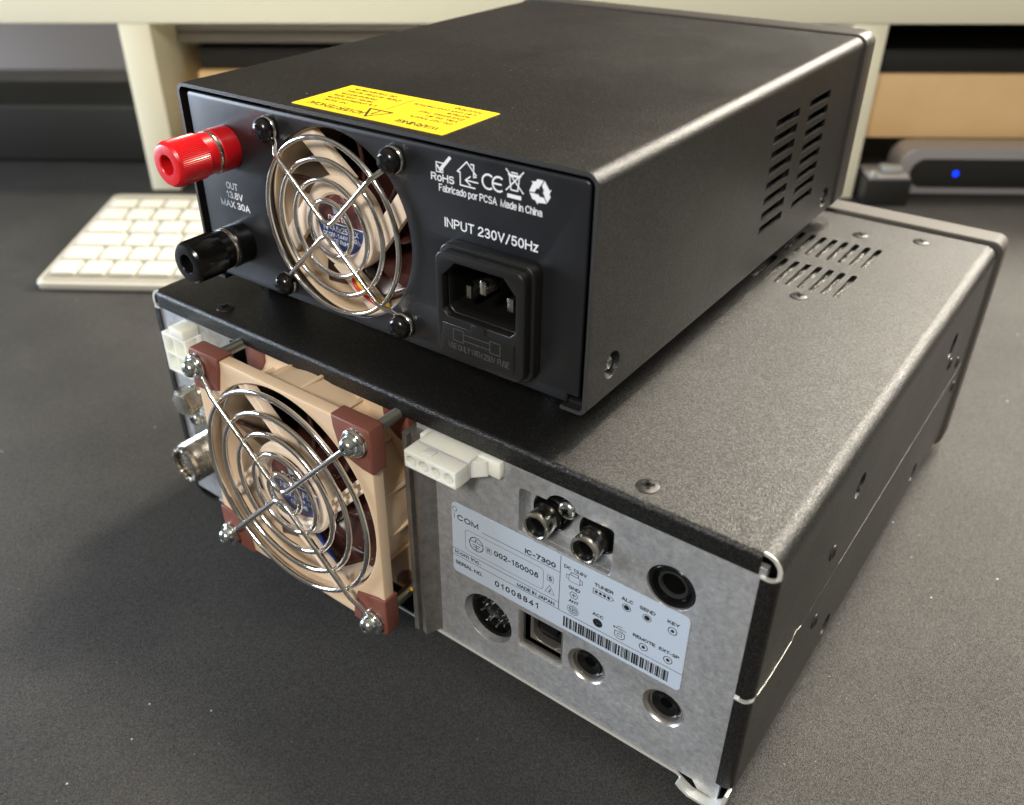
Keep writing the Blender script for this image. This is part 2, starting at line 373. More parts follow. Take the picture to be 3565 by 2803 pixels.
# ------------------------------------------------------------------ plain grotesque lettering drawn as strokes
def _e(cx, cy, rx, ry, a0, a1, n=14): return [(cx+rx*math.cos(math.radians(a0+(a1-a0)*i/n)), cy+ry*math.sin(math.radians(a0+(a1-a0)*i/n))) for i in range(n+1)]
GL = {   # glyph: (advance width, strokes); baseline 0, capital height 1, x-height 0.74
 'A': (.70, [[(0, 0), (.35, 1), (.70, 0)], [(.12, .33), (.58, .33)]]),
 'B': (.64, [[(0, 0), (0, 1), (.36, 1)] + _e(.36, .76, .24, .24, 90, -90) + [(0, .52), (.38, .52)] + _e(.38, .26, .26, .26, 90, -90) + [(0, 0)]]),
 'C': (.70, [_e(.36, .5, .36, .5, 42, 318, 24)]),
 'D': (.68, [[(0, 0), (0, 1), (.28, 1)] + _e(.28, .5, .40, .5, 90, -90) + [(0, 0)]]),
 'E': (.56, [[(.56, 1), (0, 1), (0, 0), (.58, 0)], [(0, .53), (.52, .53)]]),
 'F': (.54, [[(.54, 1), (0, 1), (0, 0)], [(0, .52), (.48, .52)]]),
 'G': (.72, [_e(.36, .5, .36, .5, 42, 330, 24) + [(.70, .46), (.40, .46)]]),
 'H': (.66, [[(0, 0), (0, 1)], [(.66, 0), (.66, 1)], [(0, .52), (.66, .52)]]),
 'I': (.0, [[(0, 0), (0, 1)]]),
 'J': (.46, [[(.46, 1), (.46, .26)] + _e(.23, .25, .23, .25, 0, -180)]),
 'K': (.64, [[(0, 0), (0, 1)], [(.60, 1), (0, .38)], [(.22, .58), (.64, 0)]]),
 'L': (.52, [[(0, 1), (0, 0), (.52, 0)]]),
 'M': (.80, [[(0, 0), (0, 1), (.40, 0), (.80, 1), (.80, 0)]]),
 'N': (.66, [[(0, 0), (0, 1), (.66, 0), (.66, 1)]]),
 'O': (.76, [_e(.38, .5, .38, .5, 0, 360, 28)]),
 'P': (.60, [[(0, 0), (0, 1), (.34, 1)] + _e(.34, .74, .26, .26, 90, -90) + [(0, .48)]]),
 'R': (.64, [[(0, 0), (0, 1), (.36, 1)] + _e(.36, .75, .25, .25, 90, -90) + [(0, .50)], [(.34, .50), (.62, 0)]]),
 'S': (.60, [_e(.30, .76, .27, .24, 30, 270, 14) + _e(.30, .26, .30, .26, 90, -150, 14)]),
 'T': (.64, [[(0, 1), (.64, 1)], [(.32, 1), (.32, 0)]]),
 'U': (.64, [[(0, 1), (0, .32)] + _e(.32, .32, .32, .32, 180, 360) + [(.64, 1)]]),
 'V': (.66, [[(0, 1), (.33, 0), (.66, 1)]]),
 'W': (.96, [[(0, 1), (.24, 0), (.48, 1), (.72, 0), (.96, 1)]]),
 'X': (.64, [[(0, 0), (.62, 1)], [(.02, 1), (.64, 0)]]),
 'Y': (.66, [[(0, 1), (.33, .45), (.66, 1)], [(.33, .45), (.33, 0)]]),
 'Z': (.60, [[(0, 1), (.60, 1), (0, 0), (.60, 0)]]),
 '0': (.54, [_e(.27, .5, .27, .5, 0, 360, 24)]),
 '1': (.40, [[(.06, .78), (.20, .82), (.30, 1), (.30, 0)]]),
 '2': (.54, [_e(.27, .72, .26, .28, 165, -25, 12) + [(.03, .12), (.0, 0), (.54, 0)]]),
 '3': (.54, [_e(.26, .75, .23, .25, 155, -90, 12) + _e(.27, .26, .27, .26, 90, -155, 12)]),
 '4': (.56, [[(.42, 0), (.42, 1), (0, .26), (.56, .26)]]),
 '5': (.54, [[(.50, 1), (.10, 1), (.04, .50)] + _e(.27, .32, .27, .32, 130, -150, 14)]),
 '6': (.54, [_e(.28, .66, .24, .34, 35, 110, 6) + [(.03, .40)] + _e(.27, .31, .25, .31, 170, 530, 20)]),
 '7': (.54, [[(0, 1), (.54, 1), (.34, .55), (.20, 0)]]),
 '8': (.54, [_e(.27, .76, .22, .24, 0, 360, 18), _e(.27, .27, .27, .27, 0, 360, 18)]),
 '9': (.54, [_e(.27, .69, .25, .31, 0, 360, 20), [(.52, .69), (.51, .5)] + _e(.26, .34, .24, .34, 0, -75, 6)]),
 'a': (.50, [_e(.25, .50, .22, .24, 160, 0, 8) + [(.47, .10), (.53, 0)], [(.47, .44), (.20, .38)] + _e(.22, .19, .21, .19, 110, 300, 10) + [(.47, .16)]]),
 'b': (.50, [[(0, 1), (0, 0)], _e(.25, .36, .25, .37, 0, 360, 20)]),
 'c': (.48, [_e(.25, .36, .25, .38, 45, 315, 16)]),
 'd': (.50, [[(.50, 1), (.50, 0)], _e(.25, .36, .25, .37, 0, 360, 20)]),
 'e': (.50, [[(0, .38), (.50, .38)] + _e(.25, .36, .25, .38, 0, 310, 18)]),
 'f': (.30, [[(.12, 0), (.12, .80)] + _e(.27, .80, .15, .18, 180, 90, 5), [(0, .72), (.28, .72)]]),
 'g': (.50, [_e(.25, .36, .25, .37, 0, 360, 20), [(.50, .72), (.50, 0)] + _e(.25, -.06, .25, .22, 0, -155, 8)]),
 'h': (.46, [[(0, 1), (0, 0)], [(0, .48)] + _e(.23, .48, .23, .25, 180, 0, 10) + [(.46, 0)]]),
 'i': (.0, [[(0, 0), (0, .72)], [(0, .92), (0, 1)]]),
 'l': (.0, [[(0, 0), (0, 1)]]),
 'j': (.05, [[(.05, .72), (.05, -.12), (-.08, -.24)], [(.05, .92), (.05, 1)]]),
 'm': (.74, [[(0, 0), (0, .72)], [(0, .50)] + _e(.185, .52, .185, .21, 180, 0, 8) + [(.37, 0)], [(.37, .50)] + _e(.555, .52, .185, .21, 180, 0, 8) + [(.74, 0)]]),
 'n': (.46, [[(0, 0), (0, .72)], [(0, .48)] + _e(.23, .48, .23, .25, 180, 0, 10) + [(.46, 0)]]),
 'o': (.52, [_e(.26, .36, .26, .38, 0, 360, 22)]),
 'p': (.50, [[(0, .72), (0, -.26)], _e(.25, .36, .25, .37, 0, 360, 20)]),
 'r': (.28, [[(0, 0), (0, .72)], [(0, .44), (.08, .64), (.28, .72)]]),
 's': (.44, [_e(.22, .55, .19, .19, 30, 270, 10) + _e(.22, .18, .22, .18, 90, -150, 10)]),
 't': (.28, [[(.12, .92), (.12, .14), (.18, .0), (.28, .0)], [(0, .72), (.27, .72)]]),
 'u': (.46, [[(0, .72), (0, .24)] + _e(.23, .24, .23, .25, 180, 360, 10), [(.46, .72), (.46, 0)]]),
 'v': (.46, [[(0, .72), (.23, 0), (.46, .72)]]),
 'x': (.44, [[(0, 0), (.44, .72)], [(0, .72), (.44, 0)]]),
 'y': (.48, [[(0, .72), (.25, 0)], [(.48, .72), (.20, -.16), (.06, -.24)]]),
 'z': (.42, [[(0, .72), (.42, .72), (0, 0), (.42, 0)]]),
 '-': (.30, [[(0, .36), (.30, .36)]]), '.': (.0, [[(0, 0), (0, .06)]]), '/': (.40, [[(0, -.06), (.40, 1.04)]]),
 '!': (.0, [[(0, .30), (0, 1)], [(0, 0), (0, .06)]]), '·': (.0, [[(0, .34), (0, .42)]]),
 'í': (.06, [[(0, 0), (0, .72)], [(-.02, .86), (.10, 1.02)]]),
}
def text_into(mb, s, x0, z0, w=None, h=None, y=0.0, bold=0.0, plane='y', flip=False, space=1.0):
    """stroke lettering with its lower left corner at (x0, z0), fitted to width w and capital height h"""
    wt = 0.125 + bold*2.6                       # stroke weight relative to capital height
    gap = 0.20 + (space-1)*0.55 + bold*0.8
    pen = 0.0; strokes = []
    for ch in s:
        if ch == ' ': pen += 0.34; continue
        adv, st = GL[ch]
        for pl in st: strokes.append([(pen+a, b) for a, b in pl])
        pen += adv + gap
    W0 = pen - gap + wt
    kz = h/(1.0 + wt)
    kx = (w/W0) if w else kz
    def P(u, q):
        u, q = (u+wt/2)*kx, (q+wt/2)*kz
        if flip: u, q = -u, -q
        return Vector((x0+u, y, z0+q)) if plane == 'y' else Vector((x0+u, z0+q, y))
    kk = kx/kz
    hw = wt/2
    for k, pl in enumerate(strokes):
        # mitred ribbon
        pts = [Vector(((p[0])*kk, p[1])) for p in pl]
        if (pts[0]-pts[-1]).length < 1e-6 and len(pts) > 3: closed = True; pts = pts[:-1]
        else: closed = False
        n = len(pts); L_, R_2 = [], []
        for i, p in enumerate(pts):
            if closed: a, c = pts[i-1], pts[(i+1) % n]
            else: a, c = pts[max(i-1, 0)], pts[min(i+1, n-1)]
            d1 = (p-a) if (p-a).length > 1e-9 else (c-p); d2 = (c-p) if (c-p).length > 1e-9 else (p-a)
            d1 = d1.normalized(); d2 = d2.normalized()
            n1 = Vector((-d1.y, d1.x)); n2 = Vector((-d2.y, d2.x))
            m_ = (n1+n2); m_ = m_.normalized() if m_.length > 1e-6 else n1
            sc_ = hw/max(0.45, m_.dot(n1))
            e = Vector((0, 0))
            if not closed and i == 0: e = -d2*hw*0.9
            if not closed and i == n-1: e = d1*hw*0.9
            L_.append(p + m_*sc_ + e); R_2.append(p - m_*sc_ + e)
        m2 = n if closed else n-1
        for i in range(m2):
            j = (i+1) % n
            d = 0.003*((mb.n if hasattr(mb, 'n') else 0) % 7); mb.n = (mb.n if hasattr(mb, 'n') else 0) + 1
            yy = Vector((0, -d, 0)) if plane == 'y' else Vector((0, 0, d))
            mb.bm.faces.new([mb.bm.verts.new(P(q.x/kk, q.y)+yy) for q in (L_[i], L_[j], R_2[j], R_2[i])])

def lines_into(mb, segs, th, y, plane='y'):
    """thin printed lines; segs = [(x0,z0,x1,z1)]"""
    for (a, b, c, d) in segs:
        v = Vector((c-a, d-b)); l = v.length
        if l < 1e-6: continue
        n = Vector((-v.y, v.x))/l*th/2; e = v/l*th*0.3
        q = [(a-e.x+n.x, b-e.y+n.y), (c+e.x+n.x, d+e.y+n.y), (c+e.x-n.x, d+e.y-n.y), (a-e.x-n.x, b-e.y-n.y)]
        g = 0.003*((mb.n if hasattr(mb, 'n') else 0) % 7); mb.n = (mb.n if hasattr(mb, 'n') else 0) + 1
        mb.bm.faces.new([mb.bm.verts.new(Vector((u, y-g, w_)) if plane == 'y' else Vector((u, w_, y+g))) for u, w_ in q])
def poly_into(mb, pts, y, plane='y'):
    g = 0.003*((mb.n if hasattr(mb, 'n') else 0) % 7); mb.n = (mb.n if hasattr(mb, 'n') else 0) + 1
    mb.bm.faces.new([mb.bm.verts.new(Vector((u, y-g, w_)) if plane == 'y' else Vector((u, w_, y+g))) for u, w_ in pts])
def loop_segs(pts): return [(*pts[i], *pts[(i+1) % len(pts)]) for i in range(len(pts))]
def ring_into(mb, cx, cz, r0, r1, y, n=32):
    for i in range(n):
        a, b = 2*PI*i/n, 2*PI*(i+1)/n
        poly_into(mb, [(cx+r0*math.cos(a), cz+r0*math.sin(a)), (cx+r0*math.cos(b), cz+r0*math.sin(b)),
                       (cx+r1*math.cos(b), cz+r1*math.sin(b)), (cx+r1*math.cos(a), cz+r1*math.sin(a))], y)

def tag(o, label=None, cat=None, group=None, kind=None):
    if label: o['label'] = label
    if cat: o['category'] = cat
    if group: o['group'] = group
    if kind: o['kind'] = kind
    return o
def thing(name, label, cat, loc=(0, 0, 0), rz=0.0, group=None):
    o = bpy.data.objects.new(name, None); C.objects.link(o)
    o.empty_display_size = 0.01
    o.location = Vector(loc)*S; o.rotation_euler = (0, 0, rz)
    return tag(o, label, cat, group)

def pan_head(mb, cx, cz, y, r, h, seg=28, cross=True):
    """domed cross-slot screw head, base at y, pointing to -y"""
    prof = [(r, 0), (r, -h*0.25), (r*0.93, -h*0.6), (r*0.72, -h*0.88), (r*0.45, -h), (r*0.36, -h)]
    mb.lathe(prof + [(r*0.30, -h*0.45), (0, -h*0.4)], (cx, y, cz), 'y', seg)
def cross_bars(mb, cx, cz, y, r, ang):
    for k in range(2):
        a = ang + k*PI/2; M_ = Matrix.Translation((cx, y, cz)) @ Matrix.Rotation(a, 4, 'Y')
        mb.box(-r*0.5, r*0.5, -0.12, 0.3, -r*0.13, r*0.13, 0, mtx=M_)

# ================================================================== SETTING
DZ = -7.0                                    # desk surface below the transceiver's base
BG_L = (-353.073, 224.510); BG_A = 0.5953707824431431     # foot of the riser's left leg, direction of its front
def bg_loc(x=0, y=0, z=DZ):
    c, s_ = math.cos(BG_A), math.sin(BG_A)
    return (BG_L[0] + x*c - y*s_, BG_L[1] + x*s_ + y*c, z)
def bg_thing(name, label, cat, x=0, y=0, z=DZ, group=None): return thing(name, label, cat, bg_loc(x, y, z), BG_A, group)

b = MB(); b.box(-2300, 2300, -1500, 420, -20, 0)
o = b.build('desk', M_desk); o.location = Vector(bg_loc())*S; o.rotation_euler.z = BG_A; tag(o, kind='structure')
b = MB(); b.box(-2600, 2600, 425, 440, -20, 160)
o = b.build('desk_back_panel', M_wall); o.location = Vector(bg_loc())*S; o.rotation_euler.z = BG_A; tag(o, kind='structure')
b = MB(); b.box(-4000, 4000, 2400, 2450, -700, 2600)
o = b.build('room_wall', M_wall); o.location = Vector(bg_loc())*S; o.rotation_euler.z = BG_A; tag(o, kind='structure')

# riser shelf across the desk
t = bg_thing('desk_riser', 'long cream desk riser shelf standing on thick panel legs behind the two devices', 'desk shelf')
b = MB(); b.box(-620, 1250, -1.5, 300, 125.0, 160, 1.5); b.build('shelf_board', M_cream, t)
for x0 in (0.5, 525.5):
    b = MB(); b.box(x0, x0+23.5, 0, 290, 0, 124.9, 0.8); b.build('leg', M_cream, t)

t = bg_thing('wooden_drawer', 'pale wooden drawer between the riser legs, mostly hidden behind the power supply', 'drawer')
b = MB(); b.box(39, 524, 40, 250, 35, 82.6, 1.0); b.build('drawer_front', M_wood, t)
t = bg_thing('wooden_drawer', 'pale wooden drawer front right of the right riser leg, above the docking station', 'drawer')
b = MB(); b.box(550, 1150, 40, 250, 35, 82.6, 1.0); b.build('drawer_front', M_wood, t)
t = bg_thing('black_media_box', 'flat black equipment box lying on the wooden drawer under the riser', 'equipment box')
b = MB(); b.box(39, 523, 48, 240, 82.8, 99, 1.5); b.build('case', M_dark, t)
t = bg_thing('black_media_box', 'long black equipment box on the wood right of the riser leg', 'equipment box')
b = MB(); b.box(552, 1100, 44, 240, 82.8, 100, 1.5); b.build('case', M_dark, t)
b = MB(); b.box(552, 1100, 110, 240, 100.1, 115, 1.5); b.build('lid', M_dark, t)
t = bg_thing('silver_laptop', 'thin closed silver laptop lying on top of the black box under the riser', 'laptop')
b = MB(); b.box(24, 400, 48, 250, 102.0, 110.5, 2.5, 3); b.build('base', M_dock, t)
b = MB(); b.box(24.5, 399.5, 48.5, 250, 110.8, 118.5, 2.0, 3); b.build('lid', M_dock, t)
b = MB()
for x in (40, 380):
    for y in (60, 230):
        b = MB(); b.lathe([(0, 0), (6, 0), (6, 2.9), (0, 2.9)], (x, y, 99.1), 'z', 16); b.build('rubber_foot', M_dark, t)

t = bg_thing('long_dark_box', 'long low plain dark box beneath the riser, left of its leg', 'speaker')
b = MB(); b.box(-620, -12, 66, 150, 0, 50, 4, 3); b.build('body', M_dark, t)  # plain dark box added to fill the black band left of the leg

# docking station with a blue lamp
t = bg_thing('docking_station', 'silver docking station with black oval front and a lit blue lamp', 'docking station', 582, 8)
b = MB()
plate_y(b, [[(x, z) for x, z in rrect(0, 190, 1, 36.5, 14, 10)]], 0.0, 26, 1.2); b.build('case', M_dock, t)
b = MB(); plate_y(b, [rrect(9, 183, 6.5, 28.5, 10.5, 10)], -0.6, 0.3, 0.2); b.build('front_face', M_dface, t)
b = MB(); b.lathe([(0, -0.5), (1.7, -0.4), (2.1, 0), (2.1, 0.4)], (43, -0.8, 17.5), 'y', 20); b.build('status_lamp', M_led, t)

# small adapter in front of it
t = bg_thing('usb_adapter', 'small black adapter with a metal edge and clear lid by the right riser leg', 'adapter', 552, -16)
b = MB(); b.box(0, 33, 0, 40, 0, 19.5, 1.2); b.build('body', M_dface, t)
b = MB(); b.box(2, 31, 1, 30, 19.6, 22.0, 0.6); b.build('metal_edge', M_dock, t)
b = MB(); b.lathe([(0, 3.4), (2.2, 2.6), (3.4, 0.4), (3.4, 0)], (5, 4, 22.1), 'z', 20); b.box(13, 27, 6, 20, 22.1, 27, 1.5); b.build('plug', mat('clear_grey_plastic', (0.35, 0.37, 0.36), 0.15, coat=0.4), t)

# keyboard
t = bg_thing('computer_keyboard', 'slim white keyboard with a silver edge lying left of the devices', 'keyboard', -4, -184.5, DZ)
KT = math.atan2(11.0, 131.0)
KM = Matrix.Rotation(KT, 4, 'X')
b = MB(); plate_z(b, [rrect(0, 279, 0, 131, 6, 6)], 0.6, 5.0, 0.6)
for v in b.bm.verts: v.co = KM @ v.co
b.box(2, 277, 112, 130, 0.0, 10, 3, 3); b.build('body', M_keyb, t)
b = MB(); plate_z(b, [rrect(3, 276, 3, 128, 4, 6)], 5.05, 5.5)
for v in b.bm.verts: v.co = KM @ v.co
b.build('deck', mat('keyboard_deck', (0.33, 0.32, 0.27), 0.5), t)
rows = [(8.5, 16, [16, 16, 16, 20.5, 92, 20.5, 16, 16, 16]),
        (27.5, 16, [21, 16, 16, 16, 16, 16, 16, 16, 16, 16, 16, 38]),
        (46.5, 16, [30, 16, 16, 16, 16, 16, 16, 16, 16, 16, 16, 29]),
        (65.5, 16, [26, 16, 16, 16, 16, 16, 16, 16, 16, 16, 16, 32]),
        (84.5, 16, [16, 16, 16, 16, 16, 16, 16, 16, 16, 16, 16, 16, 25]),
        (103.5, 12, [18, 16, 16, 16, 16, 16, 16, 16, 16, 16, 16, 16, 16, 14])]
cache = {}
for (ky, kd, ws) in rows:
    x = 7.0
    for kw in ws:
        if x + kw > 273: break
        key = (kw, kd)
        if key not in cache:
            b = MB(); b.box(0, kw, 0, kd, 0, 3.0, 0.9, 2); cache[key] = b.build('key', M_keyc, t); o = cache[key]
        else:
            o = cache[key].copy(); C.objects.link(o); o.parent = t
        o.matrix_local = Matrix.Translation((KM @ Vector((x, ky, 5.4)))*S) @ KM
        x += kw + 3.0

# ================================================================== TRANSCEIVER
H, DC, DB = 93.33, 222.1, 234.9
radio = thing('radio_transceiver', 'wide black radio transceiver lying under the power supply, fan and sockets on its metal back', 'radio')
# top cover: slotted top sheet, rounded edges, rear lip
slots = []
for y0, y1 in ((140.5, 163), (171, 192.5)):
    for i in range(11):
        x = 203 - i*4.33
        slots.append(arc(x, y1-1.1, 1.1, 0, 180, 6) + arc(x, y0+1.1, 1.1, 180, 360, 6))
b = MB()
plate_z(b, [[(5.1, 4.0), (234.9, 4.0), (234.9, DC), (5.1, DC)]] + slots, H-1.1, H)
for sx_, a0, a1, cx in ((1, 0, 90, 235), (-1, 90, 180, 5)):
    line = arc(cx, H-5, 5, a0, a1, 12)
    if sx_ > 0: line = [(240, H-7)] + line + [(234.9, H)]
    else: line = [(5.1, H)] + line + [(0, H-7)]
    b.strip(line, 1.6, DC, 'y', 1.1)
# rear lip: bend then flange
b.strip([(4.0, H)] + arc(1.6, H-1.6, 1.6, 90, 180, 8) + [(0, 87.2)], 5.1, 234.9, 'x', 1.0)
# side sheets, with the stepped seam
DIM = [(66, 74, 4.2), (172, 72, 5.0), (72, 12.8, 3.9), (172, 14, 3.9)]
seam_t = [(4.0, 45.3), (8, 44.9), (8.6, 44.2), (12, 44.3), (12.5, 43.9), (20, 44.0), (20.6, 43.7), (28, 43.9), (29, 45.4), (31, 46.0), (32.5, 44.6), (35, 43.95), (DC, 44.0)]
for xx in (240, 0):
    s0, s1 = (xx-1.1, xx) if xx else (0, 1.1)
    plate_x(b, [[(4.0, H-7)] + seam_t[:] + [(DC, H-7)]] + ([circ(d[0], d[1], d[2], 32) for d in DIM[:2]] if xx else []), s0, s1)
    # side lips on the rear
    cx = 240-2.6 if xx else 2.6
    if xx: line = [(240, 4.0)] + arc(237.4, 2.6, 2.6, 0, -90, 8) + [(235.5, 0)]
    else: line = [(0, 4.0)] + arc(2.6, 2.6, 2.6, 180, 270, 8) + [(4.5, 0)]
    b.strip(line, 46.0, 86.2, 'z', 1.0 if not xx else -1.0)
top = b.build('top_cover', M_rad, radio)
# the cut edges of the cover at the two rear corners, bare metal
b = MB()
for cx, a0, a1 in ((235, 0, 90), (5, 90, 180)):
    line = arc(cx, H-5, 4.95, a0, a1, 12)
    if a0 == 0: line = [(239.95, 86.8)] + line
    else: line = line + [(0.05, 86.8)]
    b.strip(line, 1.3, 1.62, 'y', 1.05)
    b.build('cut_edge', M_raw, top); b = MB()
b.strip([(239.7, 4.0)] + arc(237.2, 2.6, 2.5, 0, -90, 8) + [(235.4, 0.15)], 86.15, 86.75, 'z', -0.95)
b.build('cut_edge', M_raw, top)
b = MB(); b.strip([(0.3, 4.0)] + arc(2.8, 2.6, 2.5, 180, 270, 8) + [(4.6, 0.15)], 86.15, 86.75, 'z', 0.95)
b.build('cut_edge', M_raw, top)
b = MB(); b.box(150, 210, 136, 197, H-2.4, H-1.9); b.build('vent_mesh', mat('vent_mesh', (0.11, 0.105, 0.10), 0.25, 0.9, bump=(900, 1.0, 0.0012)), top)

# bottom cover
seam_b = [(4.0, 44.6), (8, 44.2), (8.6, 43.5), (12, 43.7), (12.5, 43.3), (20, 43.45), (20.6, 43.15), (28, 43.4), (29, 44.9), (31, 45.6), (32.5, 44.3), (35, 43.75), (DC, 43.75)]
b = MB()
prof = [(0.0, 8.6)] + arc(7, 6, 7, 200, 262, 6) + [(12, -1.0), (14.5, 0.2), (17, 2.0), (224, 2.0), (226.5, 0.2), (229, -1.0)] + arc(233, 6, 7, 278, 340, 6) + [(240, 8.6)]
b.strip(prof, 1.0, DC, 'y', 1.0)
for xx in (240, 0):
    s0, s1 = (xx-1.1, xx) if xx else (0, 1.1)
    plate_x(b, [[(4.0, 8.6)] + seam_b + [(DC, 8.6)]] + ([circ(d[0], d[1], d[2], 32) for d in DIM[2:]] if xx else []), s0, s1)
    if xx: line = [(240, 4.0)] + arc(237.4, 2.6, 2.6, 0, -90, 8) + [(235.5, 0)]
    else: line = [(0, 4.0)] + arc(2.6, 2.6, 2.6, 180, 270, 8) + [(4.5, 0)]
    b.strip(line, 8.5, 43.9, 'z', 1.0 if not xx else -1.0)
bot = b.build('bottom_cover', M_rad, radio)
b = MB(); b.strip(prof[10:], 0.45, 1.0, 'y', 0.9)
b.strip([(225, 1.5)] + prof[12:], -2.2, 0.45, 'y', 0.9)
b.strip([(239.8, 4.0)] + arc(237.3, 2.6, 2.5, 0, -90, 8) + [(235.4, 0.1)], 43.9, 44.35, 'z', -0.95)
b.strip([(0.2, 4.0)] + arc(2.7, 2.6, 2.5, 180, 270, 8) + [(4.6, 0.1)], 43.9, 44.35, 'z', 0.95)
for i in range(len(seam_b)-2):
    (y0, z0), (y1, z1) = seam_b[i], seam_b[i+1]
    h0 = 0.42 if y0 < 9 else 0.22 if y0 < 31 else 0.10
    b.prism([(y0, z0-0.05), (y1, z1-0.05), (y1, z1+h0*0.8), (y0, z0+h0)], 239.0, 240.08, 'x')
b.build('cut_edge', M_raw, bot)
b = MB(); b.prism([(66, 43.70), (DC-6, 43.70), (DC-6, 43.84), (66, 43.84)], 239.2, 240.03, 'x'); b.build('seam', M_scr1, bot)

# dark chassis inside, so nothing shows through
b = MB(); b.box(3, 237, 14, DC-1, 4, H-4); b.build('chassis', M_void, radio)

# front bezel and the front face behind it
b = MB(); plate_y(b, [rrect(-1.2, 241.2, -3, H+1.6, 4.5, 6)], DC+0.8, DB, 0.9); bez = b.build('front_bezel', mat('bezel_plastic', (0.06, 0.053, 0.046), 0.62, bump=(1500, 0.3, 0.00008), spec=0.5), radio)
for cx, cz, r in ((40, 26, 16), (205, 30, 24), (215, 76, 9), (25, 76, 8)):
    b = MB(); b.lathe([(r, 0), (r, 14), (r-1.5, 16), (0, 16)], (cx, DB, cz), 'y', 36); b.build('front_knob', M_blkpl, radio)
b = MB(); b.box(70, 165, DB, DB+1.2, 34, 84, 0.5); b.build('front_display', M_dface, radio)
for x in (22, 218):
    for y, h in ((22, 0), (205, 0)):
        b = MB(); b.lathe([(0, DZ), (9.5, DZ), (10.5, DZ+1.5), (10.5, 2.2), (0, 2.2)], (x, y, 0), 'z', 28); b.build('foot', M_blkpl, radio)

# rear panel, with openings
PY = 0.75                                   # outer face of the metal rear panel
XR = 129.0
rca_hole = [(166.5, 64.6), (168, 63.9), (195.5, 63.9), (197, 65.2), (197.2, 82.0)] + [(196.6, 83.0), (184, 83.0)] + arc(180.6, 78.2, 5.6, 50, 150, 8) + [(168, 79.3), (166.5, 78.2)]
rca_hole = [(166.6, 65.3)] + arc(168, 65.3, 1.4, 180, 270, 4) + arc(195.6, 65.3, 1.4, 270, 360, 4) + [(197.0, 78.5)] + arc(195.6, 78.5, 1.4, 0, 90, 4) + [(186.2, 79.9)] + arc(180.6, 78.0, 5.2, 22, 158, 12) + [(174.8, 79.9)] + arc(168, 78.5, 1.4, 90, 180, 4)
b = MB()
plate_y(b, [[(XR+0.4, 3.3), (228.6, 3.3), (230.6, 0.4), (236.6, 0.4), (236.6, 89), (XR+0.4, 89)], rca_hole, circ(214.2, 70.0, 6.9), circ(155.3, 21.3, 9.4), [(167.2, 17.6), (183.4, 17.6), (183.4, 33.2), (167.2, 33.2)], circ(191.9, 24.8, 6.4), circ(216.9, 25.3, 6.4)], PY, PY+2.0, 0.12)
panel = b.build('rear_panel', M_alu, radio)
b = MB(); plate_y(b, [rrect(3.6, 45.5, 3.3, 89, 0.6, 2)], PY, PY+2.0, 0.12); b.build('connector_panel', M_alu, radio)
# casting wall beside the fan
b = MB()
b.prism([(127.6, 14), (127.6, -3.4)] + arc(128.6, -3.4, 1.0, 180, 270, 4) + [(130.0, -4.4)] + arc(133.6, -4.4+4.4, 4.4, -150, -92, 6) + [(134.2, -2.6), (135.5, PY-0.3), (136.4, PY+0.1), (136.4, PY+1.5), (131, 14)], 4.2, 84.8, 'z')
b.build('fan_bay_wall', M_ridge, panel)
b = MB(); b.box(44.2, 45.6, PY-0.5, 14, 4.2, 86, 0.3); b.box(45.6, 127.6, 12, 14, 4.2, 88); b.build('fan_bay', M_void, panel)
# recess floors
b = MB()
b.box(165, 199, 7.0, 8.0, 62, 84); b.box(166.0, 198, PY+1.9, 7.0, 63.0, 64.0); b.box(196.9, 197.9, PY+1.9, 7, 64, 83); b.box(165.6, 166.6, PY+1.9, 7, 64, 83)
b.build('recess_lining', M_alu, panel)
b = MB(); b.lathe([(9.4, PY+0.1), (8.9, 7), (0, 7)], (155.3, 0, 21.3), 'y', 40)
b.build('round_recess', M_alu, panel)
b = MB()
b.lathe([(6.4, PY+0.02), (6.0, PY+0.6), (5.2, PY+0.9), (5.0, PY+2.2), (4.4, PY+2.6), (4.4, PY+6)], (191.9, 0, 24.8), 'y', 40)
b.lathe([(6.4, PY+0.02), (6.0, PY+0.6), (5.2, PY+0.9), (5.0, PY+2.2), (4.4, PY+2.6), (4.4, PY+6)], (216.9, 0, 25.3), 'y', 40)
b.build('countersinks', M_mach, panel)

def small_jack(name, cx, cz):
    b = MB(); b.lathe([(4.45, PY+2.6), (4.3, PY+1.5), (3.9, PY+1.3), (3.5, PY+1.6), (2.3, PY+1.7), (1.8, PY+2.1), (1.75, PY+9), (0, PY+9)], (cx, 0, cz), 'y', 36)
    return b.build(name, M_blkpl, radio)
small_jack('remote_jack', 191.9, 24.8); small_jack('speaker_jack', 216.9, 25.3)
b = MB(); b.lathe([(6.9, PY+2.5), (6.75, PY+0.7), (6.3, PY+0.2), (5.6, PY+0.5), (5.3, PY+1.8), (4.9, PY+1.6), (4.2, PY+1.3), (3.7, PY+1.7), (3.35, PY+2.4), (3.2, PY+18), (0, PY+18)], (214.2, 0, 70.0), 'y', 44); kj = b.build('key_jack', M_blkpl, radio)
b = MB(); b.lathe([(4.3, PY+1.5), (4.1, PY+1.15), (3.6, PY+1.2), (3.3, PY+2.0)], (214.2, 0, 70.0), 'y', 44); b.build('rim_glint_ring', mat('rim_glint_metal', (0.10, 0.10, 0.10), 0.3, 0.8), kj)  # added ring; its metal stands in for a highlight on the black collar
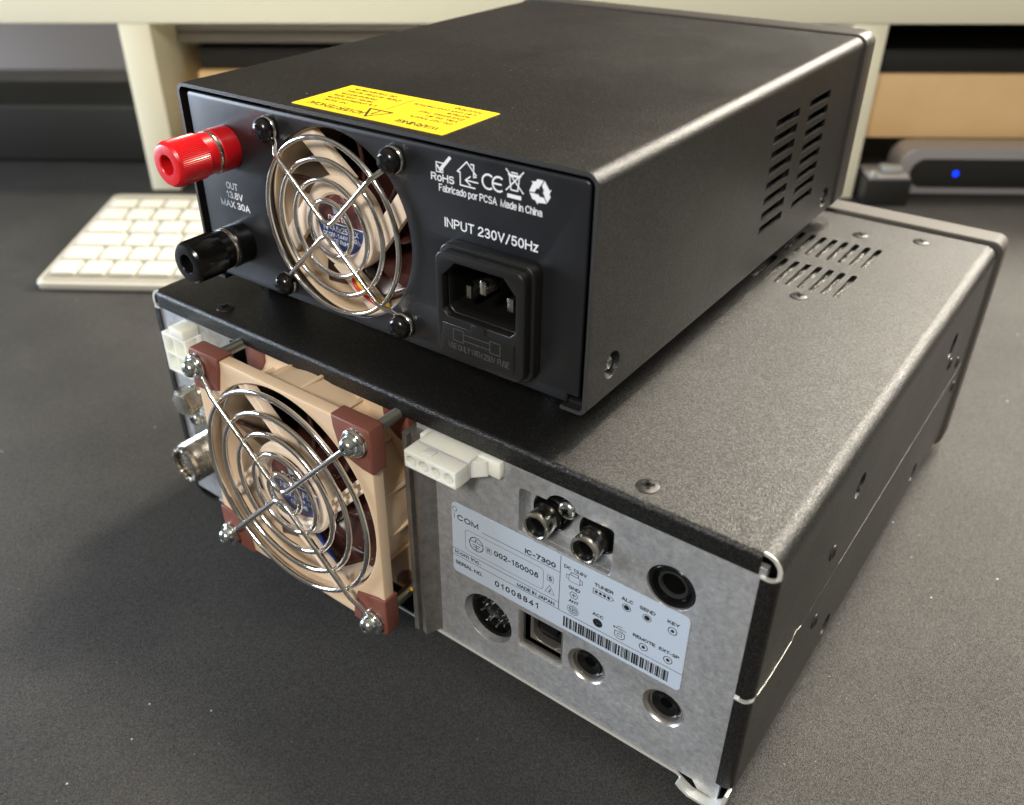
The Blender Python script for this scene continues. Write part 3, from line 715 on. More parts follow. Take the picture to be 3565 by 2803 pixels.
# accessory socket with its ring of pins
b = MB(); b.lathe([(8.85, 6.5), (8.85, 3.6), (8.0, 3.0), (7.0, 3.4), (6.8, 5.4), (0, 5.4)], (155.6, 0, 21.0), 'y', 40); acc = b.build('accessory_socket', M_blkpl, radio)
b = MB()
for (rr, nn, ph) in ((5.0, 8, 0.25), (2.5, 4, 0.6), (0, 1, 0)):
    for i in range(nn):
        a = 2*PI*(i+ph)/nn
        b.lathe([(0.48, 5.4), (0.48, 4.0), (0.3, 3.6), (0, 3.55)], (155.6+rr*math.cos(a), 0, 21.0+rr*math.sin(a)), 'y', 12)
b.build('pins', M_zinc, acc)
b = MB(); b.box(155.0-1.3, 155.0+1.3, 4.3, 6.2, 14.8, 16.6, 0.2); b.build('keyway', M_void, acc)
# square usb socket
b = MB()
plate_y(b, [[(166.9, 17.3), (183.7, 17.3), (183.7, 33.5), (166.9, 33.5)], [(168.4, 18.8), (182.4, 18.8), (182.4, 32.6), (168.4, 32.6)]], PY+0.9, PY+2.6, 0.15)
plate_y(b, [rrect(170.0, 182.2, 20.4, 32.2, 0.6, 3), [(171.0, 23.2), (173.0, 21.2), (179.4, 21.2), (181.3, 23.2), (181.3, 31.4), (171.0, 31.4)]], 3.4, 6.5, 0.12)
usb = b.build('usb_socket', M_mach, radio)
b = MB(); b.box(166, 185, 8.0, 9, 16, 35); b.box(170.2, 182.1, 6.2, 7.0, 20.6, 32.1); b.build('dark_well', M_void, usb)
b = MB(); b.box(173.3, 179.2, 3.9, 7.5, 25.0, 28.8, 0.3); b.build('tongue', M_blkpl, usb)

# phono jacks
def phono(cx, cz):
    b = MB(); b.lathe([(0, 6.9), (6.3, 6.9), (6.3, 5.2), (5.9, 4.6), (5.2, 5.0), (5.0, 5.4), (4.5, 5.0), (4.5, 2.5), (0, 2.5)], (cx, 0, cz), 'y', 44); k = b.build('phono_jack', M_blkpl, radio)
    b = MB(); b.lathe([(3.9, 3.0), (3.95, 0.4), (4.15, -0.4), (4.15, -2.6), (3.95, -3.1), (3.55, -3.25), (3.2, -3.0), (3.15, 2.0)], (cx, 0, cz), 'y', 44); b.build('metal_sleeve', M_nickel, k)
    b = MB(); b.lathe([(3.16, -2.6), (2.5, -2.5), (1.9, -1.8), (1.6, 0), (1.5, 3), (0, 3)], (cx, 0, cz), 'y', 36); b.build('insulator', M_blkpl, k)
phono(174.9, 72.2); phono(190.2, 72.0)
def panel_screw(cx, cz, y, r, material, parent, ang=0.3, h=None, name='screw'):
    h = h or r*0.7
    b = MB(); pan_head(b, cx, cz, y, r, h); s_ = b.build(name, material, parent)
    b = MB(); cross_bars(b, cx, cz, y-h+0.05, r, ang); b.build('dark_cross', M_void, s_)  # black bars standing proud; the recess's shade is put into their colour
    return s_
panel_screw(181.2, 77.6, 3.6, 3.0, M_zinc, radio, 0.5, 2.0)

# milky tuner connector
b = MB()
x0, x1, z0, z1, yf = 135.8, 154.4, 81.0, 86.6, -12.0
plate_y(b, [[(x0, z0), (x1, z0), (x1, z1), (x0, z1)]] + [circ(x0+2.5+4.55*i, (z0+z1)/2-0.2, 1.75, 24) for i in range(4)], yf, yf+6, 0.25)
b.box(x0, x1, yf+5.8, PY, z0, z1, 0.2)
b.box(x1-0.3, x1+7.4, -1.8, PY, z0+0.6, z1+0.4, 0.3); b.prism([(x1-0.2, -5.5), (x1+3.6, -1.9), (x1-0.2, -1.9)], z0+0.2, z1-0.1, 'z'); b.box(x0-1.8, x0+0.3, -3.2, PY, z0+0.6, z1, 0.4)
b.box(x0+5.2, x0+8.6, yf+1.8, yf+4.6, z1-0.1, z1+0.5, 0.2)
tun = b.build('tuner_socket', M_nylon, radio)
b = MB()
for i in range(4): b.lathe([(1.05, 0), (1.05, 3.4), (0.5, 3.5), (0, 3.5)], (x0+2.5+4.55*i, yf+2.4, (z0+z1)/2-0.2), 'y', 16)
b.build('contacts', M_thread, tun)
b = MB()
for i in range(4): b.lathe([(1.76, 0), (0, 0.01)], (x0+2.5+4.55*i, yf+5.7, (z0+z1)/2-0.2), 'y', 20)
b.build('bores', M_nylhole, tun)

# milky power connector, upper left
b = MB()
x0, x1, z0, z1, yf = 14.0, 27.6, 67.0, 82.6, -6.5
cells = [[(x0+0.9+6.2*i, z0+0.9+7.2*j), (x0+6.3+6.2*i, z0+0.9+7.2*j), (x0+6.3+6.2*i, z0+7.2+7.2*j), (x0+0.9+6.2*i, z0+7.2+7.2*j)] for i in range(2) for j in range(2)]
plate_y(b, [[(x0, z0), (x1, z0), (x1, z1), (x0, z1)]] + cells, yf, yf+4.5, 0.2)
b.box(x0, x1, yf+4.4, PY, z0, z1, 0.2)
b.box(x0+5.0, x0+12.8, yf+0.2, PY-0.2, z1-0.1, 86.2, 0.35)
b.box(x0-1.7, x0+0.2, yf+1.2, PY, z0+4, z1-4, 0.6); b.box(x1-0.2, x1+5.0, yf+4.0, PY, z0+4, z1-3, 0.6); b.box(x1+3.0, x1+5.0, -5.4, PY, z0+5, z1-4, 0.6)
b.build('power_socket', M_nylon, radio)

# earth post: threaded stud with hexagonal nut
def thread(mb, cx, cz, y0, y1, r, pitch=0.8, seg=28):
    n = int(abs(y1-y0)/pitch); prof = []
    for i in range(n):
        y = y0 + (y1-y0)*i/n; prof += [(r*0.93, y), (r, y + (y1-y0)/n*0.5)]
    prof += [(r*0.9, y1)]
    mb.lathe([(0, y0)] + prof + [(0, y1)], (cx, 0, cz), 'y', seg)
b = MB(); thread(b, 21.5, 56.0, PY, -4.4, 4.6, 0.9); gp = b.build('earth_post', M_nickel, radio)
b = MB(); b.lathe([(0, -10.4), (3.2, -10.4), (4.6, -10.1), (5.6, -9.2), (5.8, -4.6), (5.0, -4.2), (0, -4.2)], (21.5, 0, 56.0), 'y', 6); b.build('hex_nut', M_nickel, gp, smooth=20)
# antenna socket
b = MB(); thread(b, 25.0, 33.0, PY, -14.4, 7.9, 1.05, 40); ant = b.build('antenna_socket', M_nickel, radio)
b = MB(); b.lathe([(7.3, -14.3), (7.4, -15.6), (6.6, -16.0), (5.9, -15.7), (5.7, -12), (0, -12)], (25.0, 0, 33.0), 'y', 48, wob=lambda i, a: 1.0 if a > -15.0 else (1.0 if (i // 2) % 2 else 0.94)); b.build('serrated_rim', M_nickel, ant)
b = MB(); b.lathe([(5.68, -14.6), (2.6, -13.6), (2.2, -11.5), (0, -11.5)], (25.0, 0, 33.0), 'y', 30); b.build('insulator', M_blkpl, ant)
b = MB(); plate_y(b, [rrect(12.5, 38.5, 20.5, 46.5, 2, 4)], -1.2, PY, 0.3); b.build('mounting_flange', M_nickel, ant)
panel_screw(16.0, 43.2, -1.2, 2.7, M_zinc, radio, 0.2, 2.2)

# screws and bosses on the cover
def flat_screw(mtx, r, name='cover_screw', material=None):
    b = MB(); b.lathe([(r, 0), (r*0.97, 0.22), (r*0.7, 0.50), (r*0.36, 0.58), (r*0.24, 0.1), (0, 0.1)], (0, 0, 0), 'z', 26, mtx=mtx)
    s_ = b.build(name, material or M_rad, radio)
    b = MB()
    for k in range(2):
        b.box(-r*0.58, r*0.58, -r*0.15, r*0.15, 0.2, 0.63, 0, mtx=mtx @ Matrix.Rotation(0.5+k*PI/2, 4, 'Z'))
    b.build('dark_cross', M_void, s_)  # raised black cross, its colour painted for the shade of a recess
M_scr2 = mat('dark_plated_screw', (0.022, 0.021, 0.020), 0.40, 0.3)
for x, y in ((202, 6.6), (36, 6.9), (192.5, 134), (192, 203), (213.5, 210)):
    flat_screw(Matrix.Translation((x, y, H)), 3.1, material=M_scr2 if y < 100 or True else M_rad)
MX = Matrix.Rotation(PI/2, 4, 'Y')
for y, z in ((52.1, 58.5), (52.3, 30.8), (199.6, 52.0), (221-12, 36.0), (178, 61.5)):
    flat_screw(Matrix.Translation((240, y, z)) @ MX, 2.6, material=M_scr2)
for y, z, r in DIM:
    b = MB(); b.lathe([(r+0.02, -0.05), (r-0.3, -0.8), (r-1.1, -2.0), (r-1.7, -2.4), (0, -2.4)], (240, y, z), 'x', 32); bs = b.build('bracket_dimple', M_rad, radio)
    b = MB(); b.lathe([(r-1.9, 0), (r-2.1, 0.8), (0.9, 1.2), (0.6, 0.5), (0, 0.5)], (240-2.4, y, z), 'x', 24); b.build('sunken_screw', M_thread, bs)

# ------------------------------------------------------------------ rating label
b = MB(); plate_y(b, [rrect(142.0, 220.8, 35.2, 63.1, 1.6, 6)], PY-0.12, PY-0.005); label = b.build('rating_label', M_label, radio)
ly = PY - 0.14
def text_L(b, t_, x, z, w_, h_, y, bold=0.0, space=1.0): text_into(b, t_, x, z, w_, h_, y, bold + 0.04, space=space)
b = MB()
L = lambda *a: lines_into(b, [a], 0.18, ly)
ring_into(b, 143.2, 60.6, 0.75, 0.92, ly, 24)
L(142.95, 57.0, 142.95, 59.0)
text_L(b, 'COM', 144.0, 56.9, 8.3, 2.15, ly)
L(153.6, 56.5, 181.3, 56.5); L(181.35, 62.8, 181.35, 42.0); L(142.0, 44.8, 181.35, 44.8); L(142.0, 42.0, 220.8, 42.0)
lines_into(b, loop_segs(rrect(147.1, 175.8, 46.4, 54.6, 1.2, 5)), 0.12, ly)
ring_into(b, 151.3, 50.5, 2.45, 2.75, ly, 36)
for s_ in ((148.7, 51.2, 151.0, 51.2), (151.0, 51.2, 151.0, 52.4), (151.0, 52.4, 152.0, 51.2), (152.0, 51.2, 153.9, 51.2), (149.8, 50.1, 152.8, 50.1), (150.2, 49.3, 152.4, 49.3), (151.3, 50.1, 151.3, 48.4), (150.8, 48.5, 151.8, 48.5)): lines_into(b, [s_], 0.24, ly)
lines_into(b, loop_segs([(155.0, 49.6), (157.1, 49.6), (157.1, 51.7), (155.0, 51.7)]), 0.12, ly)
text_L(b, 'R', 155.45, 49.95, 1.2, 1.4, ly)
text_L(b, '002-150006', 158.0, 49.9, 16.1, 2.1, ly, space=1.1)
text_L(b, 'Icom Inc.', 142.8, 42.8, 10.2, 1.55, ly)
text_L(b, 'SERIAL NO.', 142.8, 38.5, 10.8, 1.5, ly, 0.008)
text_L(b, 'IC-7300', 169.1, 57.1, 10.8, 1.9, ly, 0.02)
text_L(b, '01008841', 158.3, 37.7, 16.3, 2.3, ly, space=1.35)
lines_into(b, loop_segs([(177.1, 51.0), (179.2, 51.0), (179.2, 53.3), (177.1, 53.3)]), 0.12, ly)
text_L(b, 'S', 177.55, 51.35, 1.2, 1.6, ly, 0.02)
lines_into(b, loop_segs([(176.5, 46.5), (179.8, 46.5), (178.1, 49.6)]), 0.14, ly)
text_L(b, 'J', 177.7, 46.9, 0.7, 1.4, ly)
text_L(b, 'MADE IN JAPAN', 166.5, 42.5, 13.5, 1.4, ly, 0.012)
text_L(b, 'DC 13.8V', 182.5, 59.2, 7.5, 1.25, ly, 0.012)
lines_into(b, loop_segs([(184.3, 55.2), (187.9, 55.2), (187.9, 57.6), (184.3, 57.6)]), 0.15, ly)
lines_into(b, loop_segs([(183.5, 55.8), (184.3, 55.8), (184.3, 57.2), (183.5, 57.2)]), 0.15, ly)
lines_into(b, loop_segs([(187.9, 55.8), (188.7, 55.8), (188.7, 57.2), (187.9, 57.2)]), 0.15, ly)
lines_into(b, loop_segs([(184.9, 57.6), (187.3, 57.6), (187.3, 58.6), (184.9, 58.6)]), 0.22, ly)
text_L(b, 'GND', 184.3, 52.3, 3.9, 1.25, ly, 0.02)
lines_into(b, loop_segs(circ(186.2, 50.4, 1.35, 6)), 0.18, ly); lines_into(b, [(185.6, 50.4, 186.8, 50.4), (186.2, 49.8, 186.2, 51.0)], 0.26, ly)
text_L(b, 'ANT', 184.6, 47.3, 3.4, 1.2, ly, 0.02)
for r0, r1 in ((0.0, 0.35), (0.7, 0.9), (1.2, 1.4), (1.75, 1.9)): ring_into(b, 186.2, 44.6, r0 + 1e-4, r1, ly, 28)
text_L(b, 'TUNER', 192.4, 58.0, 6.1, 1.25, ly, 0.02)
lines_into(b, loop_segs([(192.2, 55.2), (197.6, 55.2), (198.7, 56.1), (197.6, 57.0), (192.2, 57.0)]), 0.17, ly)
for i in range(4): ring_into(b, 193.2+1.3*i, 56.1, 1e-4, 0.5, ly, 16)
for s_, x, xx in (('ALC', 200.9, 202.7), ('SEND', 206.4, 208.9)):
    text_L(b, s_, x, 58.0, 3.7 if s_ == 'ALC' else 4.8, 1.25, ly, 0.02); ring_into(b, xx, 55.9, 1e-4, 0.85, ly, 24); ring_into(b, xx, 55.9, 1.15, 1.32, ly, 28)
for s_, x, z, xx, zz, ww in (('KEY', 214.6, 58.0, 216.4, 55.8, 3.6), ('REMOTE', 205.4, 46.9, 208.9, 44.7, 6.9), ('EXT-SP', 213.3, 46.9, 216.3, 44.7, 6.1)):
    text_L(b, s_, x, z, ww, 1.2, ly, 0.02); ring_into(b, xx, zz, 1e-4, 0.55, ly, 20); ring_into(b, xx, zz, 1.12, 1.35, ly, 28)
text_L(b, 'ACC', 192.5, 47.0, 3.7, 1.2, ly, 0.02); ring_into(b, 194.4, 44.7, 0.35, 1.55, ly, 30); ring_into(b, 194.4, 44.9, 1e-4, 0.5, ly, 16)
lines_into(b, loop_segs([(199.9, 45.6), (203.0, 45.6), (203.0, 43.9), (202.2, 43.1), (200.7, 43.1), (199.9, 43.9)]), 0.2, ly)
lines_into(b, loop_segs([(200.8, 44.0), (202.1, 44.0), (202.1, 44.9), (200.8, 44.9)]), 0.17, ly)
ring_into(b, 199.6, 46.8, 1e-4, 0.32, ly, 14)
lines_into(b, [(199.6, 46.8, 203.4, 46.8), (200.3, 46.8, 201.0, 47.7), (201.0, 47.7, 202.2, 47.7), (201.2, 46.8, 201.9, 46.0), (201.9, 46.0, 202.6, 46.0)], 0.18, ly)
x = 183.2
rr = random.Random(11)
while x < 217.3:
    ww = rr.choice([0.16, 0.16, 0.3, 0.55, 0.62]); gg = rr.choice([0.14, 0.14, 0.2, 0.34])
    poly_into(b, [(x, 36.5), (x+ww, 36.5), (x+ww, 40.6), (x, 40.6)], ly); x += ww+gg
b.build('printing', M_black, label, smooth=0, merge=False)

# ------------------------------------------------------------------ wire finger guards and fans
def guard(name, parent, cx, cz, radii, y_ring, y_pad, half, wr, vtop, vbot, loop_r):
    """finger guard: concentric rings held by two V-shaped wires that end in eyes under the screws"""
    b = MB()
    for r in radii:
        b.tube([(cx + r*math.cos(t_), y_ring, cz + r*math.sin(t_)) for t_ in [2*PI*i/72 for i in range(72)]], wr, True, 10)
    for sgn, (vx, vz) in ((1, vtop), (-1, vbot)):
        pts = []
        yf = y_ring - 2*wr*0.92
        ex = half - loop_r*0.75; ez = half - loop_r*0.75
        R_ = radii[-1]
        A = Vector((cx-ex, y_pad-wr, cz+sgn*ez)); B_ = Vector((cx+ex, y_pad-wr, cz+sgn*ez))
        V = Vector((cx+vx, yf, cz+vz))
        def leg(E):
            d = Vector((V.x-E.x, 0, V.z-E.z)); ln = d.length; d /= ln
            return [E, E + d*ln*0.06 + Vector((0, (yf-E.y)*0.25, 0)), E + d*ln*0.15 + Vector((0, (yf-E.y)*0.95, 0)), E + d*ln*0.22 + Vector((0, yf-E.y, 0))] + [E + d*ln*f + Vector((0, yf-E.y, 0)) for f in (0.5, 0.88)]
        la, lb = leg(A), leg(B_)
        da = (la[-1]-V); db_ = (lb[-1]-V)
        bend = []
        for i in range(0, 11):                      # rounded bottom of the V (quadratic blend)
            t_ = i/10; p0, p2 = la[-1], lb[-1]
            bend.append(p0*(1-t_)**2 + V*2*t_*(1-t_) + p2*t_**2)
        b.tube(la[:-1] + bend + list(reversed(lb[:-1])), wr, False, 10)
        for sx_, E in ((-1, A), (1, B_)):
            ccx, ccz = cx + sx_*half, cz + sgn*half
            a0 = math.atan2(E.z-ccz, E.x-ccx)
            b.tube([(ccx + loop_r*math.cos(a0 + a), y_pad-wr, ccz + loop_r*math.sin(a0 + a)) for a in [i*(2*PI*0.93)/24 for i in range(25)]], wr*0.95, False, 8)
    return b.build(name, M_chrome, parent, smooth=60, merge=False)

def blades(mb, cx, cz, r0, r1, y0, y1, n, twist):
    for k in range(n):
        a = 2*PI*k/n; grid = []
        for i in range(9):
            f = i/8; r = r0 + (r1-r0)*f; row = []
            for j in range(7):
                g = j/6; t_ = a + twist*(g-0.5) + 0.35*f; y = y0 + (y1-y0)*g
                row.append(mb.bm.verts.new((cx + r*math.cos(t_), y, cz + r*math.sin(t_))))
            grid.append(row)
        for i in range(8):
            for j in range(6): mb.bm.faces.new((grid[i][j], grid[i+1][j], grid[i+1][j+1], grid[i][j+1]))

def hub_print(parent, cx, cz, y, r, lines):
    b = MB(); poly_into(b, [(cx + r*math.cos(t_), cz + r*math.sin(t_)) for t_ in [PI*i/24 for i in range(25)]], y); b.build('hub_label_upper', M_maroon, parent, smooth=0, merge=False)
    b = MB(); poly_into(b, [(cx + r*math.cos(t_), cz + r*math.sin(t_)) for t_ in [-PI*i/24 for i in range(25)]], y); b.build('hub_label_lower', M_navy, parent, smooth=0, merge=False)
    b = MB()
    k = r/9.4
    for s_, x, z, ww, hh in lines: text_into(b, s_, cx + x*k, cz + z*k, ww*k, hh*k, y-0.03, 0.015)
    lines_into(b, [(cx-r, cz, cx+r, cz)], 0.28*k, y-0.03)
    b.build('hub_lettering', M_white, parent, smooth=0, merge=False)
def emblem(parent, cx, cz, y, k):
    """small line emblem in the upper half of the hub label: two upright wings"""
    b = MB()
    poly_into(b, [(cx-3.2*k, cz+6.6*k), (cx-0.5*k, cz+6.9*k), (cx-0.5*k, cz+3.6*k), (cx-2.4*k, cz+3.0*k)], y)
    for i in range(3):
        lines_into(b, [(cx+0.2*k, cz+(6.8-0.75*i)*k, cx+(3.0-0.1*i)*k, cz+(6.6-0.75*i)*k), (cx+(3.0-0.1*i)*k, cz+(6.6-0.75*i)*k, cx+(2.6-0.3*i)*k, cz+(3.4+0.2*i)*k)], 0.3*k, y)
    b.build('hub_emblem', mat('pale_foil', (0.45, 0.52, 0.60), 0.3, 0.4), parent, smooth=0, merge=False)

# --- the bigger fan bolted on the transceiver
FX, FZ, FY = 87.2, 51.5, -16.5              # centre and front plane
HALF = 35.75
b = MB()
outer = rrect(FX-40, FX+40, FZ-40, FZ+40, 3.0, 5)
hole = []
for i in range(96):                          # round opening, squared a little at the four corners
    t_ = 2*PI*i/96; hole.append((FX + 38.6*math.cos(t_), FZ + 38.6*math.sin(t_)))
plate_y(b, [outer, hole], FY, FY+4.4, 0.35)
b.lathe([(38.6, FY+4.3), (38.3, FY+10), (37.4, FY+15), (37.2, 6), (35.0, 6), (35.2, FY+8), (37.4, FY+3)], (FX, 0, FZ-0.8), 'y', 72)
# ribs on the round body
for k in range(16):
    a = 2*PI*k/16 + 0.1
    b.box(-0.6, 0.6, FY+6, 3, 37.0, 38.6, 0.2, mtx=Matrix.Translation((FX, 0, FZ-0.8)) @ Matrix.Rotation(a, 4, 'Y'))
plate_y(b, [rrect(FX-37, FX+37, 10.5, 86.2, 3.0, 5), circ(FX, FZ-2, 35.0)], 2.5, 6.5, 0.3)
frame = b.build('cooling_fan', M_tan, radio)
# struts, hub ring
b = MB()
def strut(mb, cx, cz, A, B_, parts):
    """slanting arm from hub to frame; parts = [(side offset, width, y0, y1)]"""
    for k in range(4):
        c_, s_ = [(1, 0), (0, 1), (-1, 0), (0, -1)][k]
        P_ = [(p[0]*c_ - p[1]*s_, p[0]*s_ + p[1]*c_) for p in (A, B_)]
        d = Vector((P_[1][0]-P_[0][0], P_[1][1]-P_[0][1])); ln = d.length; an = math.atan2(d.y, d.x)
        Mx = Matrix.Translation((cx+P_[0][0], 0, cz+P_[0][1])) @ Matrix.Rotation(-an, 4, 'Y')
        for off, wd, ya, yb in parts: mb.box(0, ln, ya, yb, off-wd/2, off+wd/2, 0.12, mtx=Mx)
strut(b, FX, FZ, (3.5, 14.5), (-18.5, 34.6), [(-1.5, 1.2, FY+1.1, FY+4.2), (1.5, 1.2, FY+1.1, FY+4.2), (0, 1.7, FY+2.6, FY+4.0)])
b.lathe([(0, FY+3.2), (12.4, FY+3.2), (12.4, FY+1.4), (13.2, FY+0.6), (16.4, FY+0.8), (17.2, FY+1.6), (17.2, FY+5), (0, FY+5)], (FX, 0, FZ), 'y', 64)
b.build('hub_struts', M_tan2, frame)
b = MB(); blades(b, FX, FZ, 15.5, 36.6, FY+7, 4, 9, 0.62); b.lathe([(0, FY+6), (17.5, FY+6), (17.5, 4), (0, 4)], (FX, 0, FZ), 'y', 40); imp = b.build('impeller', M_brown, frame, smooth=50)
md = imp.modifiers.new('thick', 'SOLIDIFY'); md.thickness = 0.0012
hub_print(frame, FX, FZ, FY+3.1, 12.1, [('noctua', -5.4, 0.9, 10.8, 2.2), ('NF-A8 FLX', -6.6, -3.0, 13.2, 1.9), ('DC12V · 0.96W · 0.08A', -7.4, -4.9, 14.8, 1.1), ('CE RoHS', -3.2, -6.9, 6.4, 1.3)])
emblem(frame, FX, FZ, FY+3.05, 1.2)
for sx_ in (-1, 1):
    for sz_ in (-1, 1):
        for (yy0, yy1, e, zc) in ((FY-0.9, FY+5.4, 40.9, FZ), (2.0, 7.0, 37.4, 48.4)):
            b = MB()
            hs = e - (14.0 if yy0 < -5 else 9)
            pl = [(hs, e), (e-1.5, e), (e, e-1.5), (e, hs), (e-3.2, hs-3.6 if yy0 < -5 else hs-2), (hs-3.6 if yy0 < -5 else hs-2, e-3.2)]
            pl = [(hs-1.5, e), (e-1.8, e), (e-0.5, e-0.5), (e, e-1.8), (e, hs-1.5), (e-4.0, hs-1.2), (hs+1.2, hs+1.2), (hs-1.2, e-4.0)]
            pl = [(FX+sx_*u, zc+sz_*v) for u, v in pl]
            if sx_*sz_ < 0: pl = pl[::-1]
            plate_y(b, [pl], yy0, yy1, 0.7)
            b.build('corner_pad', M_pad, frame)
        # long screw: thread, washers, head
        cx, cz = FX+sx_*HALF, FZ+sz_*HALF
        b = MB(); thread(b, cx, cz, FY+5.0, 11.5, 1.95, 0.7, 20); scr = b.build('long_screw', M_thread, frame)
        b = MB(); b.lathe([(0, FY-0.9), (4.2, FY-0.9), (4.2, FY-1.6), (2, FY-1.65)], (cx, 0, cz), 'y', 32)
        b.lathe([(3.5, FY-2.9), (3.6, FY-3.6), (2, FY-3.7)], (cx, 0, cz), 'y', 32); b.lathe([(2.0, FY-1.6), (3.4, FY-1.8), (3.5, FY-2.9)], (cx, 0, cz), 'y', 32)
        b.build('washer', M_zinc, frame)
        b = MB(); pan_head(b, cx, cz, FY-3.6, 3.0, 2.9); cross_bars(b, cx, cz, FY-6.3, 3.0, 0.4+sx_); b.build('screw_head', M_zinc, frame)
guard('finger_guard', frame, FX, FZ, (37.0, 29.4, 22.0, 14.6, 7.3), FY-2.1, FY-1.6, HALF, 0.95, (0.6, 0.6), (-0.6, -0.6), 3.6)
# fan leads
def cable(name, pts, r, material, parent):
    P = [Vector(p) for p in pts]; out = []
    for i in range(len(P)-1):
        p0, p1, p2, p3 = P[max(i-1, 0)], P[i], P[i+1], P[min(i+2, len(P)-1)]
        for j in range(8):
            t_ = j/8; out.append(0.5*((2*p1) + (p2-p0)*t_ + (2*p0-5*p1+4*p2-p3)*t_**2 + (3*p1-p0-3*p2+p3)*t_**3))
    out.append(P[-1]); b = MB(); b.tube(out, r, False, 8); return b.build(name, material, parent, smooth=60)
cable('lead_wire', [(FX+5, FY+4.8, FZ-17), (FX+12, FY+4.5, FZ-27), (FX+19, FY+4.6, FZ-37)], 0.8, M_wire_b, frame)
cable('lead_wire', [(FX+30, 1, 14), (FX+37, -1, 17), (FX+40.0, 3, 19), (FX+39, 10, 20)], 0.7, M_wire_y, frame)

# ================================================================== POWER SUPPLY
PW, PH, PDC, PDB, GAP = 155.52, 66.19, 190.11, 202.70, 7.80
psu = thing('power_supply', 'black metal power supply box resting on top of the wider radio transceiver', 'power supply', (23.3428, 12.3692, 93.33+GAP), 0.0065342)
# cover: one folded sheet
b = MB()
R_ = 3.6
line = [(PW, R_+2)] + arc(PW-R_, PH-R_, R_, 0, 90, 12) + arc(R_, PH-R_, R_, 90, 180, 12) + [(0, R_+2)]
b.strip([(PW, PH-R_-2)] + arc(PW-R_, PH-R_, R_, 0, 90, 12) + arc(R_, PH-R_, R_, 90, 180, 12) + [(0, PH-R_-2)], 0.0, PDC, 'y', 1.2)
vents = []
for y0, y1 in ((110.2, 130.6), (140.2, 160.5)):
    for i in range(8):
        z = 16.6 + 5.13*i
        vents.append([(y0, z-1.5), (y0+0.4, z-1.7), (y1-0.4, z-1.7), (y1, z-1.5), (y1, z+0.9), (y1-0.4, z+1.1), (y0+0.4, z+1.1), (y0, z+0.9)])
dimp = [circ(12.6, 10.4, 4.0, 32), circ(179, 8.4, 4.0, 32)]
plate_x(b, [[(0, 3.2), (PDC, 3.2), (PDC, PH-R_-2), (0, PH-R_-2)]] + vents + dimp, PW-1.2, PW)
plate_x(b, [[(0, 3.2), (PDC, 3.2), (PDC, PH-R_-2), (0, PH-R_-2)]], 0, 1.2)
b.strip([(PW-8, 0)] + arc(PW-2.5, 2.5, 2.5, 270, 360, 8) + [(PW, 3.2)], 0, PDC, 'y', 1.2)
b.strip([(0, 3.2)] + arc(2.5, 2.5, 2.5, 180, 270, 8) + [(8, 0)], 0, PDC, 'y', 1.2)
for cy, cz in ((12.6, 10.4), (179, 8.4)):     # pressed dimples round the side screws
    b.lathe([(4.0, 0), (3.7, -0.8), (3.0, -2.2), (2.6, -2.5), (0, -2.5)], (PW, cy, cz), 'x', 32)
cover = b.build('cover', M_psu, psu)
b = MB()
full = [(PW-8, 0.04)] + arc(PW-2.5, 2.5, 2.46, 270, 360, 8) + arc(PW-R_, PH-R_, R_-0.04, 0, 90, 12) + arc(R_, PH-R_, R_-0.04, 90, 180, 12) + arc(2.5, 2.5, 2.46, 180, 270, 8) + [(8, 0.04)]
b.strip(full, -0.12, 0.02, 'y', 1.1); b.build('cut_edge', M_edge, cover)
for cy, cz in ((12.6, 10.4), (179, 8.4)):
    b = MB(); b.lathe([(2.9, 0), (2.6, 1.0), (1.5, 1.7), (0.8, 1.1), (0, 1.1)], (PW-2.5, cy, cz), 'x', 24); b.build('side_screw', M_zinc, psu)
b = MB(); b.box(2.5, PW-3.5, 34, PDC-2, 3, PH-3); b.build('chassis', M_void, psu)
b = MB(); b.box(1.5, PW-1.5, 2.5, PDC, 1.3, 2.4); b.build('base_plate', M_panel, psu)
b = MB(); plate_y(b, [rrect(-0.8, PW+0.8, -0.6, PH+0.9, 4.4, 8)], PDC+0.7, PDB, 0.8); b.build('front_bezel', mat('smooth_bezel_plastic', (0.04, 0.036, 0.032), 0.42, spec=0.45), psu)
for x in (16, PW-16):
    for y in (18, PDC-18):
        b = MB(); b.lathe([(0, -GAP), (6.8, -GAP), (7.6, -GAP+1), (8.2, 1.2), (0, 1.2)], (x, y, 0), 'z', 28); b.build('foot', M_blkpl, psu)

# rear panel
ox, oz = 66.9, 33.0
b = MB()
outl = [(4.6, 1.9), (149.0, 1.9), (149.0, 4.6), (152.6, 4.6)] + arc(151.1, 62.2, 1.6, 0, 90, 4) + arc(5.2, 62.2, 1.6, 90, 180, 4) + [(3.6, 4.0)]
plate_y(b, [outl, circ(ox, oz, 29.0, 72), rrect(110.6, 138.6, 18.4, 38.2, 0.5, 2)], 0.8, 2.2, 0.5)
ppanel = b.build('rear_panel', M_panel, psu)

b = MB()
wy = 0.77
text_into(b, 'OUT', 16.1, 34.3, 5.8, 2.4, wy, 0.035)
text_into(b, '13.8V', 15.4, 31.2, 8.4, 2.4, wy, 0.035)
text_into(b, 'MAX 30A', 11.9, 27.9, 14.6, 2.4, wy, 0.035)
text_into(b, 'RoHS', 104.2, 54.8, 8.0, 2.1, wy, 0.035)
text_into(b, 'Fabricado por PCSA  Made in China', 106.9, 52.2, 32.6, 2.0, wy, 0.012)
text_into(b, 'INPUT 230V/50Hz', 108.4, 42.6, 30.2, 2.7, wy, 0.02, space=1.08)
text_into(b, 'FUSE 250V', 116.0, 2.75, 15.2, 2.1, wy, 0.02)
